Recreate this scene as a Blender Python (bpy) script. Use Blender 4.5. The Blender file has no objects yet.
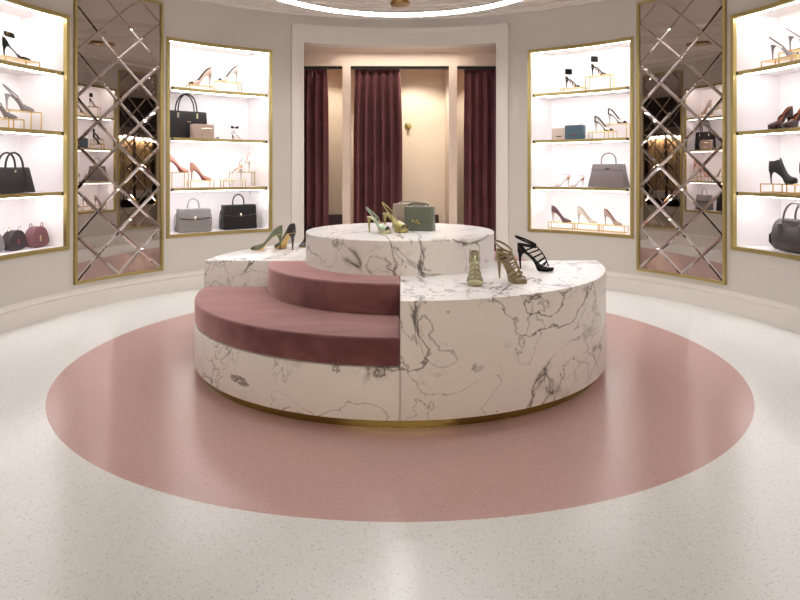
import bpy, bmesh, math, random
from mathutils import Vector, Matrix
random.seed(7)
S = bpy.context.scene
COL = S.collection
PI = math.pi
rad = math.radians
sin, cos = math.sin, math.cos

# ------------------------------------------------------------------ camera numbers (metres, room centre = origin)
F, CAM_D, EYE = 635.46, 4.567, 1.30
HORIZON = 169.3
RW = 3.22            # radius of the round room's wall
CEIL = 3.177

def P(px, r):
    """floor-plan point where the sight line through picture column px meets the circle of radius r"""
    k = (px - 400) / F
    a, b, c = 1 + k * k, -2 * CAM_D, CAM_D ** 2 - r * r
    d = (-b + math.sqrt(max(b * b - 4 * a * c, 0))) / (2 * a)
    return Vector((k * d, d - CAM_D, 0))

def pol(r, deg, z=0.0):
    return Vector((r * sin(rad(deg)), r * cos(rad(deg)), z))

# ------------------------------------------------------------------ materials
def mat(name, color, rough=.5, metal=0., sheen=0., coat=0., spec=.5, emit=None, estr=0., bump=0., bscale=200., ramp=None, alpha=1., trans=0.):
    m = bpy.data.materials.new(name)
    m.use_nodes = True
    nt = m.node_tree
    b = nt.nodes['Principled BSDF']
    b.inputs['Base Color'].default_value = (*color, 1)
    b.inputs['Roughness'].default_value = rough
    b.inputs['Metallic'].default_value = metal
    b.inputs['Sheen Weight'].default_value = sheen
    b.inputs['Coat Weight'].default_value = coat
    b.inputs['Specular IOR Level'].default_value = spec
    b.inputs['Transmission Weight'].default_value = trans
    if emit:
        b.inputs['Emission Color'].default_value = (*emit, 1)
        b.inputs['Emission Strength'].default_value = estr
    tc = nt.nodes.new('ShaderNodeTexCoord')
    nz = nt.nodes.new('ShaderNodeTexNoise')
    nz.inputs['Scale'].default_value = bscale
    nz.inputs['Detail'].default_value = 4
    nt.links.new(tc.outputs['Object'], nz.inputs['Vector'])
    if bump > 0:
        bp = nt.nodes.new('ShaderNodeBump')
        bp.inputs['Strength'].default_value = bump
        bp.inputs['Distance'].default_value = .002
        nt.links.new(nz.outputs['Fac'], bp.inputs['Height'])
        nt.links.new(bp.outputs['Normal'], b.inputs['Normal'])
    v = ramp if ramp is not None else .06
    if v > 0 and not emit:
        mx = nt.nodes.new('ShaderNodeMix'); mx.data_type = 'RGBA'
        mx.inputs[6].default_value = (*[c * (1 - v) for c in color], 1)
        mx.inputs[7].default_value = (*[min(1, c * (1 + v)) for c in color], 1)
        nt.links.new(nz.outputs['Fac'], mx.inputs[0])
        nt.links.new(mx.outputs[2], b.inputs['Base Color'])
    return m

def N(nt, t, **kw):
    n = nt.nodes.new(t)
    for k, v in kw.items():
        if k in n.inputs: n.inputs[k].default_value = v
        else: setattr(n, k, v)
    return n

def math_node(nt, op, a, b=None, clamp=False):
    n = nt.nodes.new('ShaderNodeMath'); n.operation = op; n.use_clamp = clamp
    for i, v in enumerate((a, b)):
        if v is None: continue
        if isinstance(v, (int, float)): n.inputs[i].default_value = v
        else: nt.links.new(v, n.inputs[i])
    return n.outputs[0]

def mix_rgb(nt, fac, a, b):
    n = nt.nodes.new('ShaderNodeMix'); n.data_type = 'RGBA'
    if isinstance(fac, (int, float)): n.inputs[0].default_value = fac
    else: nt.links.new(fac, n.inputs[0])
    for i, v in ((6, a), (7, b)):
        if isinstance(v, tuple): n.inputs[i].default_value = (*v, 1)
        else: nt.links.new(v, n.inputs[i])
    return n.outputs[2]

def floor_material():
    m = bpy.data.materials.new('terrazzo'); m.use_nodes = True
    nt = m.node_tree; b = nt.nodes['Principled BSDF']
    tc = N(nt, 'ShaderNodeTexCoord')
    sep = N(nt, 'ShaderNodeSeparateXYZ'); nt.links.new(tc.outputs['Object'], sep.inputs[0])
    r2 = math_node(nt, 'ADD', math_node(nt, 'POWER', math_node(nt, 'ABSOLUTE', sep.outputs[0]), 2.), math_node(nt, 'POWER', math_node(nt, 'ABSOLUTE', sep.outputs[1]), 2.))
    inside = math_node(nt, 'LESS_THAN', r2, 2.225 ** 2)
    def chips(scale, thr, seed):
        vo = N(nt, 'ShaderNodeTexVoronoi', Scale=scale, Randomness=1.)
        mp = N(nt, 'ShaderNodeMapping'); mp.inputs['Location'].default_value = (seed, seed * 2, 0)
        nt.links.new(tc.outputs['Object'], mp.inputs[0]); nt.links.new(mp.outputs[0], vo.inputs['Vector'])
        s2 = N(nt, 'ShaderNodeSeparateColor'); nt.links.new(vo.outputs['Color'], s2.inputs[0])
        near = math_node(nt, 'LESS_THAN', vo.outputs['Distance'], .33)
        pick = math_node(nt, 'GREATER_THAN', s2.outputs[0], thr)
        return math_node(nt, 'MULTIPLY', near, pick), s2.outputs[1]
    c1, _ = chips(85, .74, 1.3)
    c2, _ = chips(140, .62, 4.1)
    c3, _ = chips(60, .80, 7.7)
    nz = N(nt, 'ShaderNodeTexNoise', Scale=60., Detail=3.)
    nt.links.new(tc.outputs['Object'], nz.inputs['Vector'])
    w = mix_rgb(nt, nz.outputs['Fac'], (.71, .712, .685), (.78, .78, .755))
    w = mix_rgb(nt, math_node(nt, 'MULTIPLY', c1, .45), w, (.42, .36, .29))
    w = mix_rgb(nt, math_node(nt, 'MULTIPLY', c2, .40), w, (.48, .44, .38))
    w = mix_rgb(nt, math_node(nt, 'MULTIPLY', c3, .3), w, (.86, .85, .82))
    p = mix_rgb(nt, nz.outputs['Fac'], (.50, .315, .295), (.56, .365, .342))
    p = mix_rgb(nt, math_node(nt, 'MULTIPLY', c1, .30), p, (.28, .12, .11))
    p = mix_rgb(nt, math_node(nt, 'MULTIPLY', c2, .30), p, (.34, .16, .145))
    p = mix_rgb(nt, math_node(nt, 'MULTIPLY', c3, .15), p, (.66, .45, .42))
    nt.links.new(mix_rgb(nt, inside, w, p), b.inputs['Base Color'])
    b.inputs['Roughness'].default_value = .22
    b.inputs['Specular IOR Level'].default_value = .38
    return m

def marble_material(name, base, vein, scale, amt):
    m = bpy.data.materials.new(name); m.use_nodes = True
    nt = m.node_tree; b = nt.nodes['Principled BSDF']
    tc = N(nt, 'ShaderNodeTexCoord')
    mp = N(nt, 'ShaderNodeMapping'); mp.inputs['Rotation'].default_value = (.5, .9, .35); mp.inputs['Location'].default_value = (1.7, .4, 2.2)
    mp.inputs['Scale'].default_value = (1., .62, 1.)
    nt.links.new(tc.outputs['Object'], mp.inputs[0])
    def ridge(sc, det, dist, width, rough=.6):
        nz = N(nt, 'ShaderNodeTexNoise', Scale=sc, Detail=det, Distortion=dist, Roughness=rough)
        nt.links.new(mp.outputs[0], nz.inputs['Vector'])
        d = math_node(nt, 'ABSOLUTE', math_node(nt, 'SUBTRACT', nz.outputs['Fac'], .5))
        k = math_node(nt, 'SUBTRACT', 1., math_node(nt, 'DIVIDE', d, width), clamp=True)
        return math_node(nt, 'POWER', k, 1.4)
    def mask(sc, lo, hi, off):
        nz = N(nt, 'ShaderNodeTexNoise', Scale=sc, Detail=2.)
        m2 = N(nt, 'ShaderNodeMapping'); m2.inputs['Location'].default_value = (off, off, off)
        nt.links.new(tc.outputs['Object'], m2.inputs[0]); nt.links.new(m2.outputs[0], nz.inputs['Vector'])
        r = N(nt, 'ShaderNodeMapRange'); r.inputs[1].default_value = lo; r.inputs[2].default_value = hi
        nt.links.new(nz.outputs['Fac'], r.inputs[0])
        return r.outputs[0]
    v1 = math_node(nt, 'MULTIPLY', ridge(1.05 * scale, 6., .9, .012, .52), mask(2.2, .34, .52, 3.))
    v2 = math_node(nt, 'MULTIPLY', ridge(2.3 * scale, 5., .8, .011, .5), mask(3., .34, .50, 9.))
    v3 = math_node(nt, 'MULTIPLY', ridge(1.05 * scale, 6., .9, .045, .52), mask(4.5, .57, .67, 14.))
    v4 = math_node(nt, 'MULTIPLY', ridge(4.6 * scale, 4., .7, .016, .5), mask(3.6, .50, .66, 21.))
    tot = math_node(nt, 'ADD', math_node(nt, 'MULTIPLY', v1, .85 * amt), math_node(nt, 'MULTIPLY', v2, .55 * amt))
    tot = math_node(nt, 'ADD', tot, math_node(nt, 'MULTIPLY', v3, .42 * amt))
    tot = math_node(nt, 'ADD', tot, math_node(nt, 'MULTIPLY', v4, .35 * amt), clamp=True)
    cl = N(nt, 'ShaderNodeTexNoise', Scale=2.4, Detail=4.)
    nt.links.new(mp.outputs[0], cl.inputs['Vector'])
    bc = mix_rgb(nt, cl.outputs['Fac'], tuple(c * .93 for c in base), tuple(min(1, c * 1.05) for c in base))
    nt.links.new(mix_rgb(nt, tot, bc, vein), b.inputs['Base Color'])
    b.inputs['Roughness'].default_value = .28
    return m

def velvet_material(name, dark, light, scale, sheen=.6, stretch=(1, 1, 1)):
    m = bpy.data.materials.new(name); m.use_nodes = True
    nt = m.node_tree; b = nt.nodes['Principled BSDF']
    tc = N(nt, 'ShaderNodeTexCoord')
    mp = N(nt, 'ShaderNodeMapping'); mp.inputs['Scale'].default_value = stretch
    nt.links.new(tc.outputs['Object'], mp.inputs[0])
    nz = N(nt, 'ShaderNodeTexNoise', Scale=scale, Detail=5., Distortion=.8)
    nt.links.new(mp.outputs[0], nz.inputs['Vector'])
    r = N(nt, 'ShaderNodeMapRange'); r.inputs[1].default_value = .35; r.inputs[2].default_value = .65
    nt.links.new(nz.outputs['Fac'], r.inputs[0])
    nt.links.new(mix_rgb(nt, r.outputs[0], dark, light), b.inputs['Base Color'])
    b.inputs['Roughness'].default_value = .85
    b.inputs['Sheen Weight'].default_value = sheen
    b.inputs['Sheen Roughness'].default_value = .45
    b.inputs['Sheen Tint'].default_value = (1., .68, .68, 1)
    b.inputs['Specular IOR Level'].default_value = .15
    n2 = N(nt, 'ShaderNodeTexNoise', Scale=350., Detail=2.)
    nt.links.new(tc.outputs['Object'], n2.inputs['Vector'])
    bp = N(nt, 'ShaderNodeBump', Strength=.25, Distance=.002)
    nt.links.new(n2.outputs['Fac'], bp.inputs['Height']); nt.links.new(bp.outputs['Normal'], b.inputs['Normal'])
    return m

def glitter_material(name, base, spark):
    m = bpy.data.materials.new(name); m.use_nodes = True
    nt = m.node_tree; b = nt.nodes['Principled BSDF']
    tc = N(nt, 'ShaderNodeTexCoord')
    vo = N(nt, 'ShaderNodeTexVoronoi', Scale=170.)
    nt.links.new(tc.outputs['Object'], vo.inputs['Vector'])
    s = N(nt, 'ShaderNodeSeparateColor'); nt.links.new(vo.outputs['Color'], s.inputs[0])
    nt.links.new(mix_rgb(nt, math_node(nt, 'GREATER_THAN', s.outputs[0], .72), base, spark), b.inputs['Base Color'])
    b.inputs['Roughness'].default_value = .3
    return m

M = {}
M['floor'] = floor_material()
M['marble'] = marble_material('white_marble', (.80, .765, .745), (.16, .14, .13), 1.3, 1.25)
M['velvet'] = velvet_material('rose_velvet', (.115, .042, .048), (.215, .090, .098), 2.6, 1., (1., 3., 2.))
M['curtain'] = velvet_material('plum_velvet', (.125, .044, .048), (.165, .060, .066), 3., .08)
M['wall'] = mat('greige_paint', (.58, .545, .50), .6, ramp=.015, bscale=6)
M['trim'] = mat('trim_paint', (.72, .68, .63), .45, ramp=.015, bscale=6)
M['ceiling'] = mat('ceiling_paint', (.76, .705, .655), .7, ramp=.015, bscale=6)
M['niche'] = mat('white_lining', (.86, .83, .83), .45, ramp=.01)
M['gold'] = mat('brushed_brass', (.45, .365, .15), .38, 1., ramp=.08, bscale=40)
M['gold_dark'] = mat('brass_endcap', (.05, .035, .015), .5, .3)
M['plinth_brass'] = mat('plinth_brass', (.34, .25, .08), .22, 1., ramp=.05, bscale=40)
M['wire'] = mat('gold_wire', (.78, .56, .20), .25, 1., ramp=.03)
M['bronze'] = mat('lamp_bronze', (.34, .20, .07), .3, 1.)
M['mirror'] = mat('bronze_mirror', (.47, .42, .40), .012, 1., ramp=0)
M['led'] = mat('led_diffuser', (1, 1, 1), .5, emit=(.99, .965, .99), estr=17.)
M['halo'] = mat('halo_diffuser', (1, 1, 1), .5, emit=(.97, .98, 1.), estr=102.)
M['white_metal'] = mat('white_metal', (.75, .72, .68), .4)
M['lamp_glow'] = mat('lamp_glow', (1, 1, 1), .5, emit=(1., .9, .76), estr=14.)
M['peach'] = mat('peach_paint', (.72, .58, .48), .6, ramp=.02, bscale=5)
M['cream'] = mat('cream_wallcover', (.80, .69, .55), .6, ramp=.07, bscale=45, bump=.3)
M['black_metal'] = mat('black_metal', (.015, .013, .012), .4, .3)
M['bench'] = mat('bench_leather', (.055, .02, .016), .45)
M['dark_wall'] = mat('dark_shopfront', (.022, .018, .017), .35)
M['soot'] = mat('corridor_paint', (.30, .26, .23), .6)
M['display'] = mat('display_back', (.52, .38, .20), .6, ramp=.75, bscale=3.5)
M['window_led'] = mat('window_led', (1, 1, 1), .5, emit=(1., .9, .76), estr=45.)
M['clear'] = mat('clear_glass', (1, 1, 1), .02, trans=1., ramp=0)

# ------------------------------------------------------------------ mesh builder
class MB:
    def __init__(self):
        self.v = []; self.f = []
    def add(self, vs, fs):
        o = len(self.v)
        self.v += [Vector(p) for p in vs]
        self.f += [tuple(i + o for i in f) for f in fs]
        return self
    def box(self, x0, x1, y0, y1, z0, z1, bev=0., seg=2):
        if bev <= 0:
            vs = [(x, y, z) for z in (z0, z1) for y in (y0, y1) for x in (x0, x1)]
            return self.add(vs, [(0, 2, 3, 1), (4, 5, 7, 6), (0, 1, 5, 4), (2, 6, 7, 3), (0, 4, 6, 2), (1, 3, 7, 5)])
        return self.frustum((x1 - x0, y1 - y0), (x1 - x0, y1 - y0), z0, z1, bev, seg, ((x0 + x1) / 2, (y0 + y1) / 2))
    def frustum(self, bot, top, z0, z1, bev=0., seg=2, c=(0, 0), shift=(0, 0)):
        bm = bmesh.new()
        vs = []
        for (w, d), z, s in ((bot, z0, (0, 0)), (top, z1, shift)):
            for sx, sy in ((-1, -1), (1, -1), (1, 1), (-1, 1)):
                vs.append(bm.verts.new((c[0] + s[0] + sx * w / 2, c[1] + s[1] + sy * d / 2, z)))
        for f in ((3, 2, 1, 0), (4, 5, 6, 7), (0, 1, 5, 4), (1, 2, 6, 5), (2, 3, 7, 6), (3, 0, 4, 7)):
            bm.faces.new([vs[i] for i in f])
        if bev > 0:
            bmesh.ops.bevel(bm, geom=bm.edges[:], offset=bev, segments=seg, profile=.5, affect='EDGES')
        return self.take(bm)
    def take(self, bm):
        bm.verts.ensure_lookup_table(); bm.verts.index_update()
        self.add([v.co.copy() for v in bm.verts], [tuple(v.index for v in f.verts) for f in bm.faces])
        bm.free(); return self
    def arc(self, r0, r1, a0, a1, z0, z1, n=None):
        """curved box: radii r0..r1, degrees a0..a1 clockwise from the back"""
        full = abs(a1 - a0) >= 359.9
        n = n or max(2, int(abs(a1 - a0) / 2))
        vs = []; fs = []
        m = n if full else n + 1
        for i in range(m):
            a = a0 + (a1 - a0) * i / n
            vs += [pol(r0, a, z0), pol(r1, a, z0), pol(r1, a, z1), pol(r0, a, z1)]
        for i in range(n):
            p, q = 4 * i, 4 * ((i + 1) % m)
            for k in range(4):
                fs.append((p + k, p + (k + 1) % 4, q + (k + 1) % 4, q + k))
        if not full:
            fs += [(3, 2, 1, 0), tuple(4 * n + k for k in range(4))]
        return self.add(vs, fs)
    def sweep_arc(self, prof, a0, a1, n=None):
        """closed profile of (r, z) swept from a0 to a1 degrees"""
        full = abs(a1 - a0) >= 359.9
        n = n or max(2, int(abs(a1 - a0) / 2)); m = n if full else n + 1; k = len(prof)
        vs = [pol(r, a0 + (a1 - a0) * i / n, z) for i in range(m) for r, z in prof]
        fs = [(k * i + j, k * i + (j + 1) % k, k * ((i + 1) % m) + (j + 1) % k, k * ((i + 1) % m) + j) for i in range(n) for j in range(k)]
        if not full:
            fs += [tuple(range(k))[::-1], tuple(k * n + j for j in range(k))]
        return self.add(vs, fs)
    def tube(self, pts, r, n=8, closed=False):
        pts = [Vector(p) for p in pts]
        L = len(pts); vs = []; fs = []
        rr = r if isinstance(r, (list, tuple)) else [r] * L
        ref = None
        for i, p in enumerate(pts):
            a = pts[i - 1] if (i > 0 or closed) else p
            b = pts[(i + 1) % L] if (i < L - 1 or closed) else p
            t = (b - a).normalized()
            if ref is None: ref = t.orthogonal().normalized()
            ref = (ref - t * ref.dot(t))
            ref = ref.normalized() if ref.length > 1e-6 else t.orthogonal().normalized()
            bn = t.cross(ref)
            for k in range(n):
                an = 2 * PI * k / n
                vs.append(p + (ref * cos(an) + bn * sin(an)) * rr[i])
        for i in range(L if closed else L - 1):
            j = (i + 1) % L
            for k in range(n):
                fs.append((i * n + k, i * n + (k + 1) % n, j * n + (k + 1) % n, j * n + k))
        if not closed:
            fs += [tuple(range(n))[::-1], tuple((L - 1) * n + k for k in range(n))]
        return self.add(vs, fs)
    def ribbon(self, pts, width, thick, wdir):
        """flat strap along pts; wdir = direction of its width (vector or list)"""
        pts = [Vector(p) for p in pts]; L = len(pts); vs = []; fs = []
        for i, p in enumerate(pts):
            t = (pts[min(i + 1, L - 1)] - pts[max(i - 1, 0)]).normalized()
            wd = Vector(wdir[i] if isinstance(wdir, list) else wdir)
            wd = (wd - t * wd.dot(t)).normalized()
            nn = t.cross(wd).normalized()
            h, k = wd * width / 2, nn * thick / 2
            vs += [p - h - k, p + h - k, p + h + k, p - h + k]
        for i in range(L - 1):
            for k in range(4):
                fs.append((4 * i + k, 4 * i + (k + 1) % 4, 4 * i + 4 + (k + 1) % 4, 4 * i + 4 + k))
        fs += [(3, 2, 1, 0), tuple(4 * (L - 1) + k for k in range(4))]
        return self.add(vs, fs)
    def loft(self, rings, closed=True, caps=True):
        k = len(rings[0]); vs = [p for r in rings for p in r]; fs = []
        for i in range(len(rings) - 1):
            for j in range(k if closed else k - 1):
                fs.append((k * i + j, k * i + (j + 1) % k, k * (i + 1) + (j + 1) % k, k * (i + 1) + j))
        if caps and closed:
            fs += [tuple(range(k))[::-1], tuple(k * (len(rings) - 1) + j for j in range(k))]
        return self.add(vs, fs)
    def lathe(self, prof, c=(0, 0, 0), n=24, cap=True):
        rings = [[Vector((c[0] + r * cos(2 * PI * k / n), c[1] + r * sin(2 * PI * k / n), c[2] + z)) for k in range(n)] for r, z in prof]
        return self.loft(rings, True, cap)
    def prism(self, outline, y0, y1, bev=0., seg=2):
        """outline of (x, z), extruded from y0 to y1"""
        bm = bmesh.new()
        a = [bm.verts.new((x, y0, z)) for x, z in outline]
        b = [bm.verts.new((x, y1, z)) for x, z in outline]
        k = len(a)
        bm.faces.new(a); bm.faces.new(b[::-1])
        for i in range(k): bm.faces.new((a[i], b[i], b[(i + 1) % k], a[(i + 1) % k]))
        bmesh.ops.recalc_face_normals(bm, faces=bm.faces[:])
        if bev > 0:
            ed = [e for e in bm.edges if len({round(v.co.y, 5) for v in e.verts}) == 1]
            bmesh.ops.bevel(bm, geom=ed, offset=bev, segments=seg, profile=.5, affect='EDGES')
        return self.take(bm)

def obj(name, mb, m, parent=None, world=False, sharp=35, merge=0.):
    me = bpy.data.meshes.new(name)
    vs = mb.v
    if world and parent is not None:
        inv = (Matrix.Translation(parent.location) @ parent.rotation_euler.to_matrix().to_4x4()).inverted()
        vs = [inv @ p for p in vs]
    me.from_pydata([tuple(p) for p in vs], [], mb.f)
    bm = bmesh.new(); bm.from_mesh(me)
    if merge > 0: bmesh.ops.remove_doubles(bm, verts=bm.verts[:], dist=merge)
    bmesh.ops.recalc_face_normals(bm, faces=bm.faces[:])
    bm.to_mesh(me); bm.free()
    for p in me.polygons: p.use_smooth = True
    me.set_sharp_from_angle(angle=rad(sharp))
    me.materials.append(M[m] if isinstance(m, str) else m)
    o = bpy.data.objects.new(name, me); COL.objects.link(o)
    if parent is not None: o.parent = parent
    return o

def tag(o, label, cat, group=None):
    o['label'] = label; o['category'] = cat
    if group: o['group'] = group
    return o

def thing(name, label, cat, loc=(0, 0, 0), rz=0., group=None, scale=1.):
    o = bpy.data.objects.new(name, None); COL.objects.link(o)
    o.location = loc; o.rotation_euler = (0, 0, rz); o.scale = (scale,) * 3
    o.empty_display_size = .05
    return tag(o, label, cat, group)

def struct(name, mb, m, sharp=35):
    o = obj(name, mb, m, sharp=sharp); o['kind'] = 'structure'
    return o

def dup(root, loc, rz, label, group=None, scale=None):
    r = root.copy(); COL.objects.link(r); r.location = loc; r.rotation_euler = (0, 0, rz); r['label'] = label
    if scale is not None: r.scale = (scale,) * 3
    if group: r['group'] = group
    for ch in list(root.children):
        c = ch.copy(); COL.objects.link(c); c.parent = r
        for g in list(ch.children):
            d = g.copy(); COL.objects.link(d); d.parent = c
    return r

def cr(pts, t):
    """smooth interpolation through (t, value) pairs"""
    if t <= pts[0][0]: return pts[0][1]
    for i in range(len(pts) - 1):
        (t0, v0), (t1, v1) = pts[i], pts[i + 1]
        if t <= t1:
            def sl(a):
                if a <= 0 or a >= len(pts) - 1:
                    b = min(max(a, 0), len(pts) - 2) if a <= 0 else len(pts) - 2
                    return (pts[b + 1][1] - pts[b][1]) / (pts[b + 1][0] - pts[b][0])
                return (pts[a + 1][1] - pts[a - 1][1]) / (pts[a + 1][0] - pts[a - 1][0])
            h = t1 - t0; u = (t - t0) / h
            return ((2 * u ** 3 - 3 * u ** 2 + 1) * v0 + (u ** 3 - 2 * u ** 2 + u) * h * sl(i)
                    + (-2 * u ** 3 + 3 * u ** 2) * v1 + (u ** 3 - u ** 2) * h * sl(i + 1))
    return pts[-1][1]

# ------------------------------------------------------------------ room shell
A_OPEN, A_CAS = 20.94, 23.5                 # back opening, outer edge of its casing
NICHE = [(27.6, 49.5), (68.46, 90.4)]       # degrees, either side
Z_SB, Z_ST = .574, 2.692                    # alcove frame, bottom and top
RB = RW + .40                               # alcove back
RO = RW + .50                               # outside of the wall

fl = MB()
fl.box(-5., 5., -9.6, 5.2, -.12, 0)
struct('floor', fl, 'floor')

def wall_side(s):
    mb = MB()
    a = A_OPEN + .3
    for n0, n1 in NICHE:
        mb.arc(RW, RO, s * a, s * n0, 0, CEIL + .1)
        mb.arc(RW, RO, s * n0, s * n1, 0, Z_SB + .003)
        mb.arc(RW, RO, s * n0, s * n1, Z_ST - .003, CEIL + .1)
        mb.arc(RB + .02, RO, s * n0, s * n1, Z_SB, Z_ST)
        a = n1
    mb.arc(RW, RO, s * a, s * 140, 0, CEIL + .1)
    return mb
struct('wall_left', wall_side(-1), 'wall')
struct('wall_right', wall_side(1), 'wall')
mb = MB(); mb.arc(RW, RW + .16, -A_OPEN - .5, A_OPEN + .5, 2.83, CEIL + .1)
struct('wall_back', mb, 'wall')
# dark shopfront wall behind the camera, with the entrance
mb = MB()
mb.arc(RW, RO, 140, 143, 0, CEIL + .1); mb.arc(RW, RO, 217, 220, 0, CEIL + .1)
mb.arc(RW, RO, 143, 217, 2.35, CEIL + .1)
struct('wall_front', mb, 'dark_wall')

BB = [(RW + .005, 0), (RW - .016, 0), (RW - .016, .128), (RW - .012, .136), (RW - .012, .146), (RW - .022, .152), (RW - .022, .163), (RW - .010, .172), (RW - .004, .178), (RW - .004, .196), (RW + .005, .200)]
for nm, s in (('baseboard_left', -1), ('baseboard_right', 1)):
    mb = MB(); mb.sweep_arc(BB, s * A_CAS, s * 140, 90)
    struct(nm, mb, 'trim', 25)

# casing round the back opening
mb = MB()
w = A_CAS - A_OPEN
for s in (-1, 1):
    mb.arc(RW - .030, RW + .17, s * (A_OPEN + w * .72), s * A_CAS, 0, 3.025)
    mb.arc(RW - .020, RW + .17, s * (A_OPEN + w * .22), s * (A_OPEN + w * .73), 0, 2.99)
    mb.arc(RW - .028, RW + .17, s * A_OPEN, s * (A_OPEN + w * .23), 0, 2.86)
mb.arc(RW - .030, RW + .17, -A_CAS, A_CAS, 2.963, 3.025)
mb.arc(RW - .020, RW + .17, -A_CAS + .5, A_CAS - .5, 2.853, 2.965)
mb.arc(RW - .028, RW + .17, -A_OPEN - .4, A_OPEN + .4, 2.805, 2.855)
struct('trim_1', mb, 'trim', 25)

# ceiling, cornice and plaster rings
mb = MB(); mb.arc(.001, RO, 0, 360, CEIL, CEIL + .12, 120)
struct('ceiling', mb, 'ceiling')
mb = MB()
mb.sweep_arc([(RW + .01, CEIL - .040), (RW - .012, CEIL - .040), (RW - .018, CEIL - .022), (RW - .05, CEIL - .014), (RW - .058, CEIL + .01), (RW + .01, CEIL + .01)], 0, 360, 120)
struct('trim_2', mb, 'ceiling', 25)
mb = MB()
for r in (2.72, 2.86):
    mb.sweep_arc([(r, CEIL + .005), (r, CEIL - .010), (r + .02, CEIL - .016), (r + .04, CEIL - .010), (r + .04, CEIL + .005)], 0, 360, 120)
struct('trim_3', mb, 'ceiling', 25)
LAMP = Vector((0, 1.98, 0))
mb = MB()
for r in (.30, .52, .70):
    k = MB(); k.sweep_arc([(r, CEIL + .005), (r + .01, CEIL - .014), (r + .035, CEIL - .018), (r + .06, CEIL - .010), (r + .07, CEIL + .005)], 0, 360, 72)
    mb.add([v + LAMP for v in k.v], k.f)
for q in range(12):                       # raised scrolls between the plaster rings
    pts = []
    for i in range(15):
        u = i / 14; a = q * 30 + 26 * sin(u * 5.0); r = .56 + .13 * u
        pts.append(pol(r, a, CEIL - .004) + LAMP)
    mb.tube(pts, .011, 6)
struct('trim_4', mb, 'ceiling', 40)

# ------------------------------------------------------------------ fitting rooms behind the opening
YF, YB = 3.633, 4.56
mb = MB()
mb.box(-1.5, 1.5, RW - .02, YB + .1, 2.812, 2.90)
struct('ceiling.001', mb, 'peach')
mb = MB(); mb.box(-1.5, 1.5, YF, YF + .10, 2.634, 2.82)
struct('beam', mb, 'peach')
mb = MB(); mb.box(-1.5, 1.5, YB, YB + .08, 0, 2.82)
struct('wall_back.001', mb, 'cream')
for nm, x0, x1 in (('wall_left.001', -1.58, -1.5), ('wall_right.001', 1.5, 1.58)):
    mb = MB(); mb.box(x0, x1, 3.38, YB + .08, 0, 2.9); struct(nm, mb, 'peach')
for nm, x0, x1 in (('partition', -.743, -.639), ('partition.001', .633, .736)):
    mb = MB(); mb.box(x0, x1, YF - .002, YF + .10, 0, 2.65); mb.box((x0 + x1) / 2 - .035, (x0 + x1) / 2 + .035, YF + .1, YB, 0, 2.82)
    struct(nm, mb, 'peach')

bays = [(-1.5, -.743), (-.639, .633), (.736, 1.5)]
bay_names = ['fitting room beside the black pumps', 'middle fitting room', 'fitting room behind the strappy sandals']
for (x0, x1), bn in zip(bays, bay_names):
    mb = MB(); mb.box(x0, x1, YF + .03, YF + .062, 2.600, 2.634)
    o = obj('curtain_rail', mb, 'black_metal')
    tag(o, {0: 'black curtain rail over the narrow curtain end behind the black pumps', 1: 'black curtain rail spanning the middle fitting room', 2: 'black curtain rail over the curtain behind the strappy sandals'}[bays.index((x0, x1))], 'curtain rail', 'curtain rails')

def curtain(x0, x1, folds, label, flare=0., seed=0):
    rnd = random.Random(seed)
    t = thing('curtain', label, 'curtain', ((x0 + x1) / 2, YF + .115, 0), 0, 'plum fitting room curtains')
    n = folds * 14; nz = 18
    amp = [rnd.uniform(.75, 1.25) for _ in range(folds + 2)]
    ph = [rnd.uniform(-.25, .25) for _ in range(folds + 2)]
    c = (x0 + x1) / 2
    rows = []
    for j in range(nz + 1):
        z = .02 + (2.612 - .02) * j / nz
        k = 1 - j / nz
        row = []
        for i in range(n + 1):
            u = i / n
            f = u * folds; fi = int(min(f, folds - 1))
            a = (amp[fi] * (1 - (f - fi)) + amp[fi + 1] * (f - fi))
            p = (ph[fi] * (1 - (f - fi)) + ph[fi + 1] * (f - fi))
            w = 2 * PI * f + p * 2
            gather = .35 + .65 * min(1, k * 6)
            x = x0 + (x1 - x0) * u + .022 * sin(2 * w) * gather
            x += .006 * sin(2 * w + 1) * gather + flare * (min(1., k * 3.0) ** .7) * (u - .5) * 2
            y = .080 * a * sin(w) * gather + .010 * sin(3 * w + fi) * gather
            row.append(Vector((x - c, y, z)))
        rows.append(row)
    mb = MB(); mb.loft(rows, False, False)
    fb = obj('fabric', mb, 'curtain', t, sharp=80)
    sm = fb.modifiers.new('thickness', 'SOLIDIFY'); sm.thickness = .004; sm.offset = 0
    hd = MB()
    hd.box(x0 - c, x1 - c, -.024, .018, 2.585, 2.617, .006)
    obj('heading_tape', hd, 'curtain', t)
    return t
curtain(-1.47, -.965, 5, 'dark plum velvet curtain gathered behind the black pumps', .01, 3)
curtain(-.592, -.004, 6, 'wide plum velvet curtain bunched in the middle fitting room', .025, 5)
curtain(.842, 1.47, 6, 'plum velvet curtain gathered behind the strappy sandals', .012, 9)

for x0, x1, lb in ((-1.49, -.75, 'dark upholstered bench in the fitting room behind the black pumps'), (-.60, .55, 'dark upholstered bench in the middle fitting room')):
    t = thing('bench', lb, 'bench', ((x0 + x1) / 2, YB - .22, 0), 0, 'fitting room benches')
    h = (x1 - x0) / 2
    mb = MB(); mb.box(-h, h, -.18, .10, .08, .45, .012); obj('seat', mb, 'bench', t)
    mb = MB(); mb.box(-h, h, .10, .20, .08, .655, .012); obj('backrest', mb, 'bench', t)
    for sx in (-1, 1):
        mb = MB(); mb.box(sx * (h - .06) - .02, sx * (h - .06) + .02, -.14, .16, 0, .082); obj('foot', mb, 'black_metal', t)

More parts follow.
